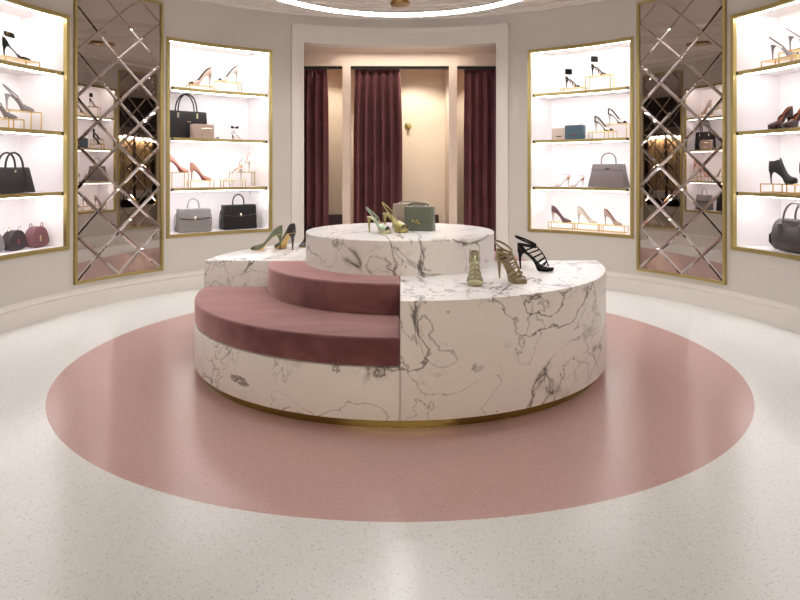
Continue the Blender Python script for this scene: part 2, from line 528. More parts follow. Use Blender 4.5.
xk = (408 - 400) / F * (YB + CAM_D)
zk = EYE + (HORIZON - 126.5) / F * (YB + CAM_D)
t = thing('wall_hook', 'round gold wall hook in the middle fitting room', 'hook', (xk, YB, zk))
def rot_x90(mb):      # lathe axis z -> towards -y
    mb.v = [Vector((v.x, -v.z, v.y)) for v in mb.v]; return mb
mb = rot_x90(MB().lathe([(.0, 0), (.048, 0), (.052, .006), (.046, .014), (.02, .018), (0, .018)], n=28)); obj('rosette', mb, 'gold', t)
mb = rot_x90(MB().lathe([(.012, .016), (.010, .05), (.022, .058), (.024, .07), (.012, .08), (0, .081)], n=20)); obj('peg', mb, 'gold', t)
mb = MB().tube([(0, -.055, -.012), (.004, -.06, -.06), (-.004, -.05, -.085)], .004, 6); obj('ring_pull', mb, 'gold', t)

# ------------------------------------------------------------------ lighted alcoves
SHELF_Z = [2.158, 1.620, 1.082]     # centre heights of the three brass shelf edges
TOP = [z + .017 for z in SHELF_Z] + [Z_SB + .036]
FRW = .034                          # face width of the brass frame
def alcove(s, a0, a1, label):
    mid = (a0 + a1) / 2 * s
    rm = RW + .2
    t = thing('display_alcove', label, 'display shelving', pol(rm, mid, Z_SB), -rad(mid), 'lighted brass framed display alcoves')
    fa = math.degrees(FRW / RW)
    lo, hi = Z_SB, Z_ST
    i0, i1 = a0 + fa, a1 - fa
    mb = MB()
    r0, r1 = RW - .012, RW + .03
    mb.arc(r0, r1, s * a0, s * i0, lo, hi, 2); mb.arc(r0, r1, s * i1, s * a1, lo, hi, 2)
    mb.arc(r0, r1, s * i0, s * i1, lo, lo + FRW, 20); mb.arc(r0, r1, s * i0, s * i1, hi - FRW, hi, 20)
    obj('frame', mb, 'gold', t, True)
    fl_ = 2.2
    def lining_ring(zs):
        out = []
        for z in zs:
            out.append(z)
        return out
    mb = MB()   # back, two flared cheeks, floor and top as one white lining
    n = 20
    front = [pol(RW + .028, s * (i0 - .35), 0)] ; back = []
    for i in range(n + 1):
        back.append(pol(RB, s * (i0 + fl_ + (i1 - i0 - 2 * fl_) * i / n), 0))
    plan = [pol(RW + .028, s * (i0 - .3), 0)] + back + [pol(RW + .028, s * (i1 + .3), 0)]
    zb, zt = lo + FRW - .001, hi - .012
    vs = [Vector((p.x, p.y, zb)) for p in plan] + [Vector((p.x, p.y, zt)) for p in plan]
    k = len(plan)
    fs = [(i, i + 1, k + i + 1, k + i) for i in range(k - 1)]
    fr = [pol(RW + .028, s * (i0 - .3 + (i1 - i0 + .6) * i / n), 0) for i in range(n + 1)]
    base = len(vs)
    vs += [Vector((p.x, p.y, zb)) for p in fr] + [Vector((p.x, p.y, zt)) for p in fr]
    for i in range(n):
        fs.append((1 + i, 2 + i, base + i + 1, base + i))
        fs.append((k + 1 + i, k + 2 + i, base + n + 2 + i, base + n + 1 + i))
    fs.append((0, 1, base)); fs.append((k - 2, k - 1, base + n)); fs.append((k, k + 1, base + n + 1)); fs.append((2 * k - 2, 2 * k - 1, base + 2 * n + 1))
    mb.add(vs, fs)
    lin = obj('lining', mb, 'niche', t, True)
    # light strip under the top
    mb = MB(); mb.arc(RW + .045, RW + .085, s * (i0 + .5), s * (i1 - .5), hi - .026, hi - .014, 20)
    obj('light_strip', mb, 'led', t, True)
    for z in SHELF_Z:
        mb = MB(); mb.arc(RW + .015, RB - .004, s * (i0 + .9), s * (i1 - .9), z - .010, z + .016, 20)
        # cut the board's back corners to the flared cheeks
        sh = obj('shelf', mb, 'niche', t, True)
        mb = MB(); mb.arc(RW - .004, RW + .016, s * (i0 + .45), s * (i1 - .45), z - .0165, z + .0175, 20)
        obj('brass_edge', mb, 'gold', sh)
        sh.children[0].data.transform((Matrix.Translation(t.location) @ t.rotation_euler.to_matrix().to_4x4()).inverted())
        mb = MB(); mb.arc(RW + .030, RW + .062, s * (i0 + 1.2), s * (i1 - 1.2), z - .021, z - .010, 20)
        q = obj('light_strip', mb, 'led', sh)
        q.data.transform((Matrix.Translation(t.location) @ t.rotation_euler.to_matrix().to_4x4()).inverted())
        for e in (i0 + .45, i1 - .45):
            d = .36 if e < mid * s else -.36
            mb = MB(); mb.arc(RW - .0055, RW + .012, s * e, s * (e + d), z - .0135, z + .0145, 2)
            q = obj('end_cap', mb, 'gold_dark', sh)
            q.data.transform((Matrix.Translation(t.location) @ t.rotation_euler.to_matrix().to_4x4()).inverted())
    return t
alcove(-1, *NICHE[0], 'lighted alcove with two flap satchels, black tote and nude pumps')
alcove(1, *NICHE[0], 'lighted alcove with cuffed sandals, blue bag and grey trapezoid handbag')
alcove(-1, *NICHE[1], 'lighted alcove with charcoal handbag and small plum saddle bags')
alcove(1, *NICHE[1], 'lighted alcove with black ankle boots and grey duffel handbag')

# ------------------------------------------------------------------ bevelled diamond mirrors
def clip(poly, W, H):
    def half(pts, f, inter):
        out = []
        for i in range(len(pts)):
            a, b = pts[i], pts[(i + 1) % len(pts)]
            fa, fb = f(a), f(b)
            if fa >= -1e-9: out.append(a)
            if (fa > 1e-9 and fb < -1e-9) or (fa < -1e-9 and fb > 1e-9):
                u = fa / (fa - fb); out.append((a[0] + (b[0] - a[0]) * u, a[1] + (b[1] - a[1]) * u))
        return out
    for f in (lambda p: p[0] + W / 2, lambda p: W / 2 - p[0], lambda p: p[1], lambda p: H - p[1]):
        if len(poly) < 3: return []
        poly = half(poly, f, None)
    return poly

def mirror(s, label):
    """curved panel that follows the wall; s = -1 or 1 for the side"""
    a0, a1 = 50.29, 67.66
    am = (a0 + a1) / 2 * s
    z0, z1 = .248, 3.035
    t = thing('wall_mirror', label, 'mirror', pol(RW, am, z0), -rad(am), 'bronze diamond mirror panels')
    fw = .026; fa = math.degrees(fw / RW); H = z1 - z0
    A = lambda x: am + math.degrees(x / RW)          # arc length from the panel's middle -> angle
    h = rad((a1 - a0) / 2) * RW
    mb = MB()
    r0, r1 = RW - .026, RW + .02
    mb.arc(r0, r1, A(-h), A(-h + fw), z0, z1, 2); mb.arc(r0, r1, A(h - fw), A(h), z0, z1, 2)
    mb.arc(r0, r1, A(-h + fw), A(h - fw), z0, z0 + fw, 20); mb.arc(r0, r1, A(-h + fw), A(h - fw), z1 - fw, z1, 20)
    obj('frame', mb, 'gold', t, True)
    mb = MB(); mb.arc(RW - .004, RW + .01, A(-h + fw), A(h - fw), z0 + fw, z1 - fw, 20); obj('backing', mb, 'black_metal', t, True)
    W, G = 2 * (h - fw), H - 2 * fw
    ax, az = W / 4, .4216 / 2
    hyp = math.hypot(ax, az); inr = ax * az / hyp
    bw = .0165; k = 1 - bw / inr
    tilt = rad(9.0); drop = math.tan(tilt) * bw
    verts = []; faces = []; nors = []
    def at(x, y, z): return pol(RW - .006 - y, A(x), z0 + fw + z)
    def nrm(x, ex=0., ez=0.):
        a = rad(A(x)); n = Vector((-sin(a), -cos(a), 0)); tx = Vector((cos(a), -sin(a), 0))
        return (n * cos(tilt if ex or ez else 0) + (tx * ex + Vector((0, 0, 1)) * ez) * (sin(tilt) if ex or ez else 0)).normalized()
    def face(pts, ns):
        o = len(verts); verts.extend(pts); faces.append(tuple(range(o, o + len(pts)))); nors.extend(ns)
    def columns(poly, n=14):
        """cut a polygon into upright slices so that it can follow the curve"""
        xs = [p[0] for p in poly]; lo, hi = min(xs), max(xs)
        out = []
        for q in range(n):
            a, b = lo + (hi - lo) * q / n, lo + (hi - lo) * (q + 1) / n
            pl = poly
            for f in (lambda p: p[0] - a, lambda p: b - p[0]):
                res = []
                for m_ in range(len(pl)):
                    u, v = pl[m_], pl[(m_ + 1) % len(pl)]
                    fu, fv = f(u), f(v)
                    if fu >= -1e-9: res.append(u)
                    if (fu > 1e-9 and fv < -1e-9) or (fu < -1e-9 and fv > 1e-9):
                        w_ = fu / (fu - fv); res.append((u[0] + (v[0] - u[0]) * w_, u[1] + (v[1] - u[1]) * w_))
                pl = res
                if len(pl) < 3: break
            if len(pl) >= 3: out.append(pl)
        return out
    rnd = random.Random(11)
    for i in range(-2, 3):
        for j in range(-1, int(G / az) + 3):
            if (i + j) % 2 == 0: continue
            c = (i * ax, j * az)
            o = [(c[0] - ax, c[1]), (c[0], c[1] - az), (c[0] + ax, c[1]), (c[0], c[1] + az)]
            q = [(c[0] + (x - c[0]) * k, c[1] + (z - c[1]) * k) for x, z in o]
            pq = clip(q, W, G)
            if len(pq) >= 3:
                dx, dz = rnd.uniform(-.0012, .0012), rnd.uniform(-.0012, .0012)
                for pl in columns(pq):
                    face([at(x, drop, z) for x, z in pl], [(nrm(x) + Vector((0, 0, dz)) + Vector((cos(rad(am)), -sin(rad(am)), 0)) * dx).normalized() for x, z in pl])
            for e in range(4):
                f = (e + 1) % 4
                pl = clip([o[e], o[f], q[f], q[e]], W, G)
                if len(pl) < 3: continue
                mx, mz = (o[e][0] + o[f][0]) / 2 - c[0], (o[e][1] + o[f][1]) / 2 - c[1]
                ex, ez = mx / abs(mx) * az / hyp, mz / abs(mz) * ax / hyp
                for cp in columns(pl, 4):
                    def dep(x, z):
                        d = (abs(x - c[0]) / ax + abs(z - c[1]) / az)
                        return drop * min(1., max(0., (1 - d) / (1 - k)))
                    face([at(x, dep(x, z), z) for x, z in cp], [nrm(x, ex, ez) for x, z in cp])
    me = bpy.data.meshes.new('mirror_glass')
    inv = (Matrix.Translation(t.location) @ t.rotation_euler.to_matrix().to_4x4()).inverted()
    rot = inv.to_3x3()
    me.from_pydata([tuple(inv @ v) for v in verts], [], faces)
    for p in me.polygons: p.use_smooth = True
    me.normals_split_custom_set([tuple(rot @ n) for n in nors])
    me.materials.append(M['mirror'])
    g = bpy.data.objects.new('mirror_glass', me); COL.objects.link(g); g.parent = t
    return t
mirror(-1, 'bronze diamond mirror between the plum saddle bag alcove and flap satchel alcove')
mirror(1, 'bronze diamond mirror between the blue bag alcove and ankle boot alcove')

# ------------------------------------------------------------------ podium
RP = 1.408
Zs = [.048, .312, .46, .645, .863]
pod = thing('display_podium', 'round tiered podium of white marble with rose velvet seat steps', 'podium', (0, 0, 0))
mb = MB(); mb.arc(.02, RP - .036, 0, 360, 0, Zs[0] + .002, 96); obj('plinth', mb, 'plinth_brass', pod)
def sector(r0, r1, a0, a1, z0, z1, bev, n=None, seg=3):
    """wedge or ring sector with eased edges"""
    bm = bmesh.new()
    n = n or max(4, int(abs(a1 - a0) / 2))
    out = [pol(r1, a0 + (a1 - a0) * i / n) for i in range(n + 1)]
    inn = [pol(r0, a1 + (a0 - a1) * i / n) for i in range(n + 1)] if r0 > .02 else [Vector((0, 0, 0))]
    ring = out + inn
    lo = [bm.verts.new((p.x, p.y, z0)) for p in ring]; hi = [bm.verts.new((p.x, p.y, z1)) for p in ring]
    k = len(ring)
    bm.faces.new(lo); bm.faces.new(hi[::-1])
    for i in range(k): bm.faces.new((lo[i], lo[(i + 1) % k], hi[(i + 1) % k], hi[i]))
    bmesh.ops.recalc_face_normals(bm, faces=bm.faces[:])
    if bev > 0:
        ed = [e for e in bm.edges if e.is_manifold and e.calc_face_angle(0) > rad(40)]
        bmesh.ops.bevel(bm, geom=ed, offset=bev, segments=seg, profile=.5, affect='EDGES')
    m_ = MB(); m_.take(bm); return m_
g = .05
obj('marble_block', sector(0, RP, 90 + .0, 180 - g, Zs[0], Zs[3], .004), 'marble', pod, sharp=30)
obj('marble_block', sector(0, RP, 270, 360 - g, Zs[0], Zs[3], .004), 'marble', pod, sharp=30)
for a in (180 + g, 0 + g):
    obj('marble_base', sector(0, RP, a, a + 90 - 2 * g, Zs[0], Zs[1], .004), 'marble', pod, sharp=30)
    obj('lower_cushion', sector(.45, RP - .003, a, a + 90 - 2 * g, Zs[1] + .002, Zs[2], .016), 'velvet', pod, sharp=60)
    obj('upper_cushion', sector(.45, .929, a, a + 90 - 2 * g, Zs[2] + .001, Zs[3], .016), 'velvet', pod, sharp=60)
bm_ = MB(); bm_.lathe([(0, Zs[3] - .003), (.666, Zs[3] - .003), (.669, Zs[3]), (.669, Zs[4] - .005), (.664, Zs[4]), (0, Zs[4])], n=96)
obj('marble_drum', bm_, 'marble', pod, sharp=30)

# ------------------------------------------------------------------ shoes
L0 = .215
WPT = [(0, 0.), (.012, .011), (.04, .0195), (.1, .0265), (.2, .0275), (.35, .0225), (.5, .0255), (.66, .0350), (.75, .0365), (.86, .028), (.94, .0155), (.985, .005), (1, .0)]
WRD = [(0, 0.), (.012, .011), (.04, .0195), (.1, .0265), (.2, .0275), (.35, .024), (.5, .028), (.66, .0365), (.78, .0385), (.88, .036), (.95, .027), (.985, .015), (1, .0)]
def foot(H, p, toe):
    G = [(0, 1.), (.1, .985), (.2, .93), (.32, .77), (.45, .50), (.57, .22), (.66, .06), (.74, .0), (.88, .005), (1, .05 if p == 0 else .07)]
    W = WPT if toe == 'point' else WRD
    z = lambda t: p + .004 + (H - p) * max(0, cr(G, t)) if t < .8 else p + .004 + .10 * max(0, cr(G, t))
    return (lambda t: max(0., cr(W, t))), z
TS = [0, .006, .015, .03, .05, .08, .12, .17, .23, .29, .35, .41, .47, .53, .58, .62, .66, .70, .74, .78, .82, .86, .90, .93, .955, .975, .99, 1.]

def upper_mesh(w, z, topl, vamp, throat, t0=0., t1=1., inset=0., drop=0., aopen=58):
    rings = []
    for t in [q for q in TS if t0 - 1e-6 <= q <= t1 + 1e-6]:
        ww = max(w(t) - inset, .0002)
        op = min(1, max(0, (t - (throat - .10)) / .10)); op = op * op * (3 - 2 * op)
        am = rad(aopen + (90 - aopen) * op)
        h = (cr(topl, t) * (1 - op) + cr(vamp, t) * op) - drop
        hh = max(h, .001) / sin(am)
        zz = z(t) + inset * .6
        L = []
        for i in range(7):
            a = am * (1 - i / 6)
            L.append(Vector((t * L0, ww * cos(a) ** .8, zz + hh * sin(a))))
        ring = L + [Vector((t * L0, ww * .5, zz)), Vector((t * L0, 0, zz)), Vector((t * L0, -ww * .5, zz))] + [Vector((p.x, -p.y, p.z)) for p in L[::-1]]
        rings.append(ring)
    return MB().loft(rings, False, False)

def sole_mesh(w, z, p, thin=.0035, t0=0., t1=1., grow=1.0):
    rings = []
    for t in [q for q in TS if t0 - 1e-6 <= q <= t1 + 1e-6]:
        ww = max(w(t) * grow, .0004); zt = z(t)
        k = min(1, max(0, (t - .50) / .14)); k = k * k * (3 - 2 * k)
        zb = (zt - thin) * (1 - k)
        zb += k * (0 if t < .8 else (zt - p - .004) * .9)
        zb = max(0, min(zb, zt - .002))
        x = t * L0
        rings.append([Vector((x, -ww, zt)), Vector((x, ww, zt)), Vector((x, ww * .97, zb)), Vector((x, -ww * .97, zb))])
    return MB().loft(rings, True, True)

def heel_mesh(H, z, kind='stiletto'):
    zt = z(.08) - .003
    prof = {'stiletto': [(1., .0245, .0255, .025), (.93, .0225, .0205, .022), (.84, .0185, .0130, .0150), (.68, .0155, .0085, .0100), (.4, .0155, .0058, .0068), (.12, .0175, .0046, .0052), (0, .0180, .0048, .0054)],
            'block': [(1., .0245, .0255, .025), (.92, .0235, .0225, .0225), (.75, .0205, .0180, .0185), (.4, .0195, .0150, .0160), (0, .0200, .0145, .0155)]}[kind]
    rings = []
    for f, x, rx, ry in prof:
        zz = f * zt
        n = 12
        ring = []
        for q in range(n):
            a = 2 * PI * q / n
            px = x + rx * cos(a)
            pz = zz if f < 1 else min(z(max(0, px / L0)) - .002, zz + .004)
            ring.append(Vector((px, ry * sin(a), pz)))
        rings.append(ring)
    return MB().loft(rings, True, True)

def strap_arc(w, z, t, h, lean=0., width=.007, thick=.0022, twist=0.):
    """strap over the foot: springs from both sole edges at t and leans back by `lean`"""
    pts = []
    for i in range(13):
        a = PI * i / 12
        pts.append(Vector((t * L0 - lean * sin(a) + twist * cos(a), (w(t) + .001) * cos(a) ** 1 if abs(cos(a)) < .999 else (w(t) + .001) * (1 if cos(a) > 0 else -1), z(t) - .001 + h * sin(a) ** .8)))
    d = Vector((.75, 0, .55 if lean > .01 else .25))
    return MB().ribbon(pts, width, thick, d)

def ring_path(cx, cz, rx, ry, tilt, a0=0, a1=360, n=24):
    out = []
    for i in range(n + 1):
        a = rad(a0 + (a1 - a0) * i / n)
        out.append(Vector((cx + rx * cos(a), ry * sin(a), cz + tilt * rx * cos(a))))
    return out

PUMP_TOP = [(0, .062), (.08, .059), (.2, .049), (.35, .037), (.5, .028), (.62, .025), (1, .02)]
VAMP = [(0, .05), (.55, .046), (.66, .040), (.75, .034), (.86, .026), (.94, .016), (1, .005)]

def make_shoe(style, c, label, H=.105, group=None, name=None):
    """c: colours {upper, lining, sole, heel, strap, cap}"""
    g = lambda k: M[c.get(k, c['upper'])]
    plat = {'pump': 0, 'dorsay': 0, 'slingback': .0, 'peep': .022, 'cage': .012, 'cuffed': .0, 'laced': 0, 'maryjane': .022, 'bootie': .016, 'bow': 0, 'mule': 0, 'toeless': 0}[style]
    toe = 'round' if style in ('peep', 'cage', 'cuffed', 'maryjane', 'bootie', 'laced', 'bow', 'mule', 'toeless') else 'point'
    w, z = foot(H, plat, toe)
    nm = name or {'pump': 'pump_shoe', 'dorsay': 'ankle_strap_pump', 'slingback': 'slingback_shoe', 'peep': 'peep_toe_slingback', 'cage': 'strappy_sandal', 'cuffed': 'ankle_cuff_sandal', 'laced': 'lace_up_sandal', 'maryjane': 'strap_platform_shoe', 'bootie': 'ankle_boot', 'bow': 'bow_sandal', 'mule': 'flat_sandal', 'toeless': 'thong_sandal'}[style]
    t = thing(nm, label, 'shoe' if style != 'bootie' else 'boot', group=group)
    obj('sole', sole_mesh(w, z, plat, grow=.98), g('sole'), t)
    if H > .03:
        obj('heel', heel_mesh(H, z, c.get('heel_kind', 'stiletto')), g('heel'), t)
    if style in ('pump', 'maryjane'):
        topl = PUMP_TOP; th = .69
        obj('upper', upper_mesh(w, z, topl, VAMP, th), g('upper'), t, sharp=70, merge=.00015)
        obj('lining', upper_mesh(w, z, topl, VAMP, th, t1=.74, inset=.0016, drop=.0008), g('lining'), t, sharp=70, merge=.00015)
        if 'cap' in c:
            wc = lambda q: w(q) + .0012
            obj('toe_cap', upper_mesh(wc, z, topl, [(a, b + .0012) for a, b in VAMP], .6, t0=.86), g('cap'), t, sharp=70, merge=.00015)
        if 'counter' in c:
            obj('counter', upper_mesh(lambda q: w(q) + .001 if q > 0 else 0, z, [(a, b + .001) for a, b in topl], VAMP, 2., t1=.12), g('counter'), t, sharp=70, merge=.00015)
            obj('welt', sole_mesh(w, lambda q: z(q) + .007, 0, .012, grow=1.06), g('counter'), t)
        if 'piping' in c:
            mb = MB()
            for sy in (-1, 1):
                pts = []
                for i in range(22):
                    q = .004 + .67 * i / 21
                    op = min(1, max(0, (q - (th - .10)) / .10)); op = op * op * (3 - 2 * op)
                    am = rad(58 + 32 * op)
                    pts.append(Vector((q * L0, sy * max(w(q), .0002) * cos(am) ** .8, z(q) + cr(topl, q) * (1 - op) + cr(VAMP, q) * op)))
                mb.tube(pts, .0042, 6)
            obj('piping', mb, g('piping'), t)
        if style == 'maryjane':
            obj('strap', strap_arc(w, z, .50, .050, .012, .011), g('upper'), t)
    if style == 'dorsay':
        obj('upper', upper_mesh(w, z, [(0, .02), (.5, .010), (.62, .012), (1, .012)], [(a, b * .72) for a, b in VAMP], .74, t0=.53), g('upper'), t, sharp=70, merge=.00015)
        obj('counter', upper_mesh(w, z, [(0, .066), (.08, .060), (.16, .040), (.24, .014), (.3, .003), (1, .003)], VAMP, 2., t1=.29), g('upper'), t, sharp=70, merge=.00015)
        cf = MB()
        for tz in (0,):
            ro = ring_path(.052, H + .092, .040, .033, -.20); ri = ring_path(.052, H + .092, .037, .030, -.20)
            lo = [p - Vector((-.006, 0, .017)) for p in ro]; hi = [p + Vector((-.002, 0, .017)) for p in ro]
            lo2 = [p - Vector((-.006, 0, .017)) for p in ri]; hi2 = [p + Vector((-.002, 0, .017)) for p in ri]
            cf.loft([lo, hi, hi2, lo2, lo], False, False)
        obj('ankle_cuff', cf, g('strap'), t)
        bk = MB(); bk.tube([Vector((.040 + .010 * cos(a * PI / 8), -.0335, H + .096 + .010 * sin(a * PI / 8))) for a in range(16)], .002, 6, True)
        obj('buckle', bk, M['wire'] if 'buckle' not in c else g('buckle'), t)
        bs = MB(); bs.ribbon([(.000, 0, H + .03), (.002, 0, H + .062), (.012, 0, H + .098)], .010, .003, (0, 1, 0)); obj('back_strap', bs, g('strap'), t)
    if style in ('slingback', 'peep'):
        end = 1. if style == 'slingback' else .90
        vm = VAMP if style == 'slingback' else [(a, b + .008) for a, b in VAMP]
        vm = [(a, b * 1.05) for a, b in vm]
        tl = [(0, .03), (.3, .030), (.42, .036), (.52, .032), (.6, .026), (1, .024)]
        obj('upper', upper_mesh(w, z, tl, vm, .68, t0=.41, t1=end), g('upper'), t, sharp=70, merge=.00015)
        obj('lining', upper_mesh(w, z, tl, vm, .68, t0=.41, t1=min(.93, end), inset=.0016, drop=.0008), g('lining'), t, sharp=70, merge=.00015)
        zz = z(.42)
        pts = []
        for i in range(25):
            u = i / 24; a = PI * (u - .5)
            k = cos(a)               # 0 at the sides, 1 behind the heel
            k = max(0, k) ** .75
            pts.append(Vector((.42 * L0 - (.42 * L0 + .012) * k, .026 * (1 - 2 * u) if k < .98 else .026 * (1 - 2 * u), zz + .030 + (H + .074 - zz - .030) * k)))
        sb = MB(); sb.ribbon(pts, .0105, .0028, Vector((.3, 0, 1.)))
        obj('heel_strap', sb, g('strap'), t)
        if style == 'peep':
            wt = lambda q: w(q) * .90
            obj('toe_opening', upper_mesh(wt, z, tl, [(a, b * .8) for a, b in vm], .6, t0=.86, t1=.93), g('toe'), t, sharp=70, merge=.00015)
        elif 'cap' in c:
            kb = MB(); kb.lathe([(0, 0), (.010, .001), (.012, .006), (.008, .012), (0, .013)], (L0 * .90, 0, z(.9) + .018), 14)
            obj('toe_ornament', kb, g('cap'), t)
    if style == 'cage':
        n = 6
        def ridge(u):
            return Vector((cr([(0, .182), (.3, .170), (.65, .145), (1, .112)], u), 0, cr([(0, .034), (.3, .066), (.65, .106), (1, .138)], u)))
        for i in range(n):
            u = i / (n - 1)
            tt = .80 - .62 * u
            q = ridge(u); pts = []
            for k in range(15):
                a = PI * k / 14
                f = sin(a) ** .85
                zz = z(tt) + .002
                pts.append(Vector((tt * L0 + (q.x - tt * L0) * f, (w(tt) + .001) * (1 - .25 * f) * (abs(cos(a)) ** .8) * (1 if cos(a) > 0 else -1), zz + (q.z - zz) * f)))
            mb = MB(); mb.ribbon(pts, .0082, .0028, Vector((.35, 0, 1)))
            obj('strap', mb, g('strap'), t)
        sp = [ridge(i / 10) + Vector((.001, 0, .001)) for i in range(11)]
        mb = MB(); mb.ribbon(sp, .011, .0036, (0, 1, 0)); obj('instep_band', mb, g('strap'), t)
        top = sp[-1]
        for k, (dz, bx, up) in enumerate(((-.006, .000, .014), (.006, -.014, .046))):
            rx = (top.x - bx) / 2
            pts = [Vector((bx + rx + rx * cos(a), .026 * sin(a), top.z + dz + up * (1 - cos(a)) * .5)) for a in [2 * PI * i / 28 for i in range(29)]]
            mb = MB(); mb.ribbon(pts, .0100, .0030, (0.1, 0, 1)); obj('ankle_strap', mb, g('strap'), t)
        mb = upper_mesh(w, z, [(0, .044), (.08, .036), (.16, .020), (.24, .006), (1, .004)], VAMP, 2., t1=.24)
        obj('counter', mb, g('strap'), t, sharp=70, merge=.00015)
    if style == 'cuffed':
        for tt, hg, ln in ((.82, .026, .004), (.72, .034, .008), (.56, .044, .016), (.42, .048, .030)):
            obj('strap', strap_arc(w, z, tt, hg, ln, .0125, .004, .006), g('strap'), t)
        mb = upper_mesh(w, z, [(0, .046), (.08, .040), (.16, .02), (.24, .006), (1, .004)], VAMP, 2., t1=.24)
        obj('counter', mb, g('strap'), t, sharp=70, merge=.00015)
        cf = MB(); ro = ring_path(.042, H + .104, .045, .038, -.12); ri = ring_path(.042, H + .104, .042, .035, -.12)
        v_ = Vector((0, 0, .033))
        cf.loft([[p - v_ for p in ro], [p + v_ for p in ro], [p + v_ for p in ri], [p - v_ for p in ri], [p - v_ for p in ro]], False, False)
        obj('ankle_cuff', cf, g('strap'), t)
        mb = MB(); mb.ribbon([(-.001, 0, H + .03), (-.003, 0, H + .06), (-.004, 0, H + .09)], .006, .003, (0, 1, 0)); obj('back_strap', mb, g('back') if 'back' in c else g('strap'), t)
    if style in ('laced', 'toeless', 'bow', 'mule'):
        tts = {'laced': ((.86, .020, .002), (.74, .030, .006)), 'toeless': ((.80, .030, .006), (.68, .040, .012), (.52, .034, .012)), 'bow': ((.82, .030, .004), (.62, .046, .014)), 'mule': ((.80, .026, .004), (.70, .030, .006))}[style]
        for tt, hg, ln in tts:
            obj('strap', strap_arc(w, z, tt, hg, ln, .006 if style == 'laced' else .010, .0025, .004), g('strap'), t)
        if style == 'laced':
            mb = upper_mesh(w, z, [(0, .034), (.08, .028), (.16, .012), (.2, .004), (1, .004)], VAMP, 2., t1=.2)
            obj('counter', mb, g('strap'), t, sharp=70, merge=.00015)
            mb = MB(); mb.tube(ring_path(.030, H + .062, .034, .029, .1), .0026, 6); obj('ankle_strap', mb, g('strap'), t)
            mb = MB(); mb.tube([(-.002, 0, H + .03), (-.004, 0, H + .062)], .0024, 6); mb.tube([(.004, .018, H + .05), (.05, .026, z(.3) + .02), (.075, .026, z(.35))], .0024, 6); mb.tube([(.004, -.018, H + .05), (.05, -.026, z(.3) + .02), (.075, -.026, z(.35))], .0024, 6)
            obj('lace', mb, g('strap'), t)
            mb = MB(); mb.tube([(.062, .006, H + .065), (.085, .006, H + .067), (.105, .004, H + .062)], .0022, 6); obj('lace_end', mb, g('strap'), t)
        if style == 'bow':
            mb = upper_mesh(w, z, [(0, .060), (.08, .050), (.16, .03), (.24, .006), (1, .004)], VAMP, 2., t1=.24)
            obj('counter', mb, g('upper'), t, sharp=70, merge=.00015)
            mb = MB(); mb.tube(ring_path(.034, H + .080, .036, .032, -.1), .004, 6); obj('ankle_strap', mb, g('bow'), t)
            mb = MB()
            for sy in (-1, 1):
                rings = []
                for u, hw, th in ((0, .004, .004), (.35, .014, .008), (.75, .020, .008), (1, .011, .003)):
                    y = sy * (.004 + .052 * u)
                    rings.append([Vector((.074 + th * cos(a), y, H + .082 + .006 * u + hw * sin(a))) for a in [2 * PI * q / 10 for q in range(10)]])
                mb.loft(rings)
            obj('bow', mb, g('bow'), t)
        if style == 'toeless':
            mb = MB(); mb.ribbon([(.30 * L0, 0, z(.3) + .002), (.16 * L0, 0, z(.16) + .03), (.03, 0, H + .075), (.0, 0, H + .105)], .012, .003, (0, 1, 0)); obj('back_band', mb, g('band') if 'band' in c else g('strap'), t)
    if style == 'bootie':
        tl = [(0, .078), (.06, .080), (.2, .086), (.3, .104), (.38, .124), (.46, .128), (1, .05)]
        vm = [(0, .12), (.40, .126), (.46, .124), (.54, .098), (.62, .072), (.70, .054), (.80, .040), (.90, .034), (.96, .024), (1, .004)]
        wb = lambda q: w(q) * 1.04 + (.006 if q > .02 else .006 * q / .02)
        obj('upper', upper_mesh(wb, z, tl, vm, .46, aopen=66), g('upper'), t, sharp=70, merge=.00015)
        obj('lining', upper_mesh(wb, z, tl, vm, .46, t1=.46, inset=.002, drop=.001, aopen=66), g('lining'), t, sharp=70, merge=.00015)
        mb = MB(); mb.ribbon([(.46 * L0, .030, z(.46) + .005), (.40 * L0, .0275, z(.40) + .06), (.36 * L0, .019, z(.36) + .118)], .007, .003, (1, 0, 0)); obj('zip_flap', mb, g('upper'), t)
        mb = MB(); mb.ribbon([(.47 * L0, 0, z(.47) + .118), (.43 * L0, 0, z(.43) + .128), (.40 * L0, 0, z(.40) + .140)], .030, .004, (0, 1, 0)); obj('tongue', mb, g('upper'), t)
    return t

def put_shoe(t, heel_px, toe_px, z, dr, dr_toe=None):
    a, b = P(heel_px, RW + dr), P(toe_px, RW + (dr if dr_toe is None else dr_toe))
    d = b - a
    t.location = (a.x, a.y, z + .0005); t.rotation_euler = (0, 0, math.atan2(d.y, d.x)); s = d.length / L0
    t.scale = (s, s, s)
    return t

def put_world(t, x, y, z, deg, length):
    t.location = (x, y, z + .0005); t.rotation_euler = (0, 0, rad(deg)); t.scale = (length / L0,) * 3
    return t

def ground(px, py, z):
    d = (EYE - z) * F / (py - HORIZON)
    return Vector(((px - 400) / F * d, d - CAM_D, z))

def put_ground(t, heel, toe, z, length=None):
    a, b = ground(*heel, z), ground(*toe, z); d = b - a
    if length: a = b - d.normalized() * length; d = b - a
    return put_world(t, a.x, a.y, z, math.degrees(math.atan2(d.y, d.x)), d.length)

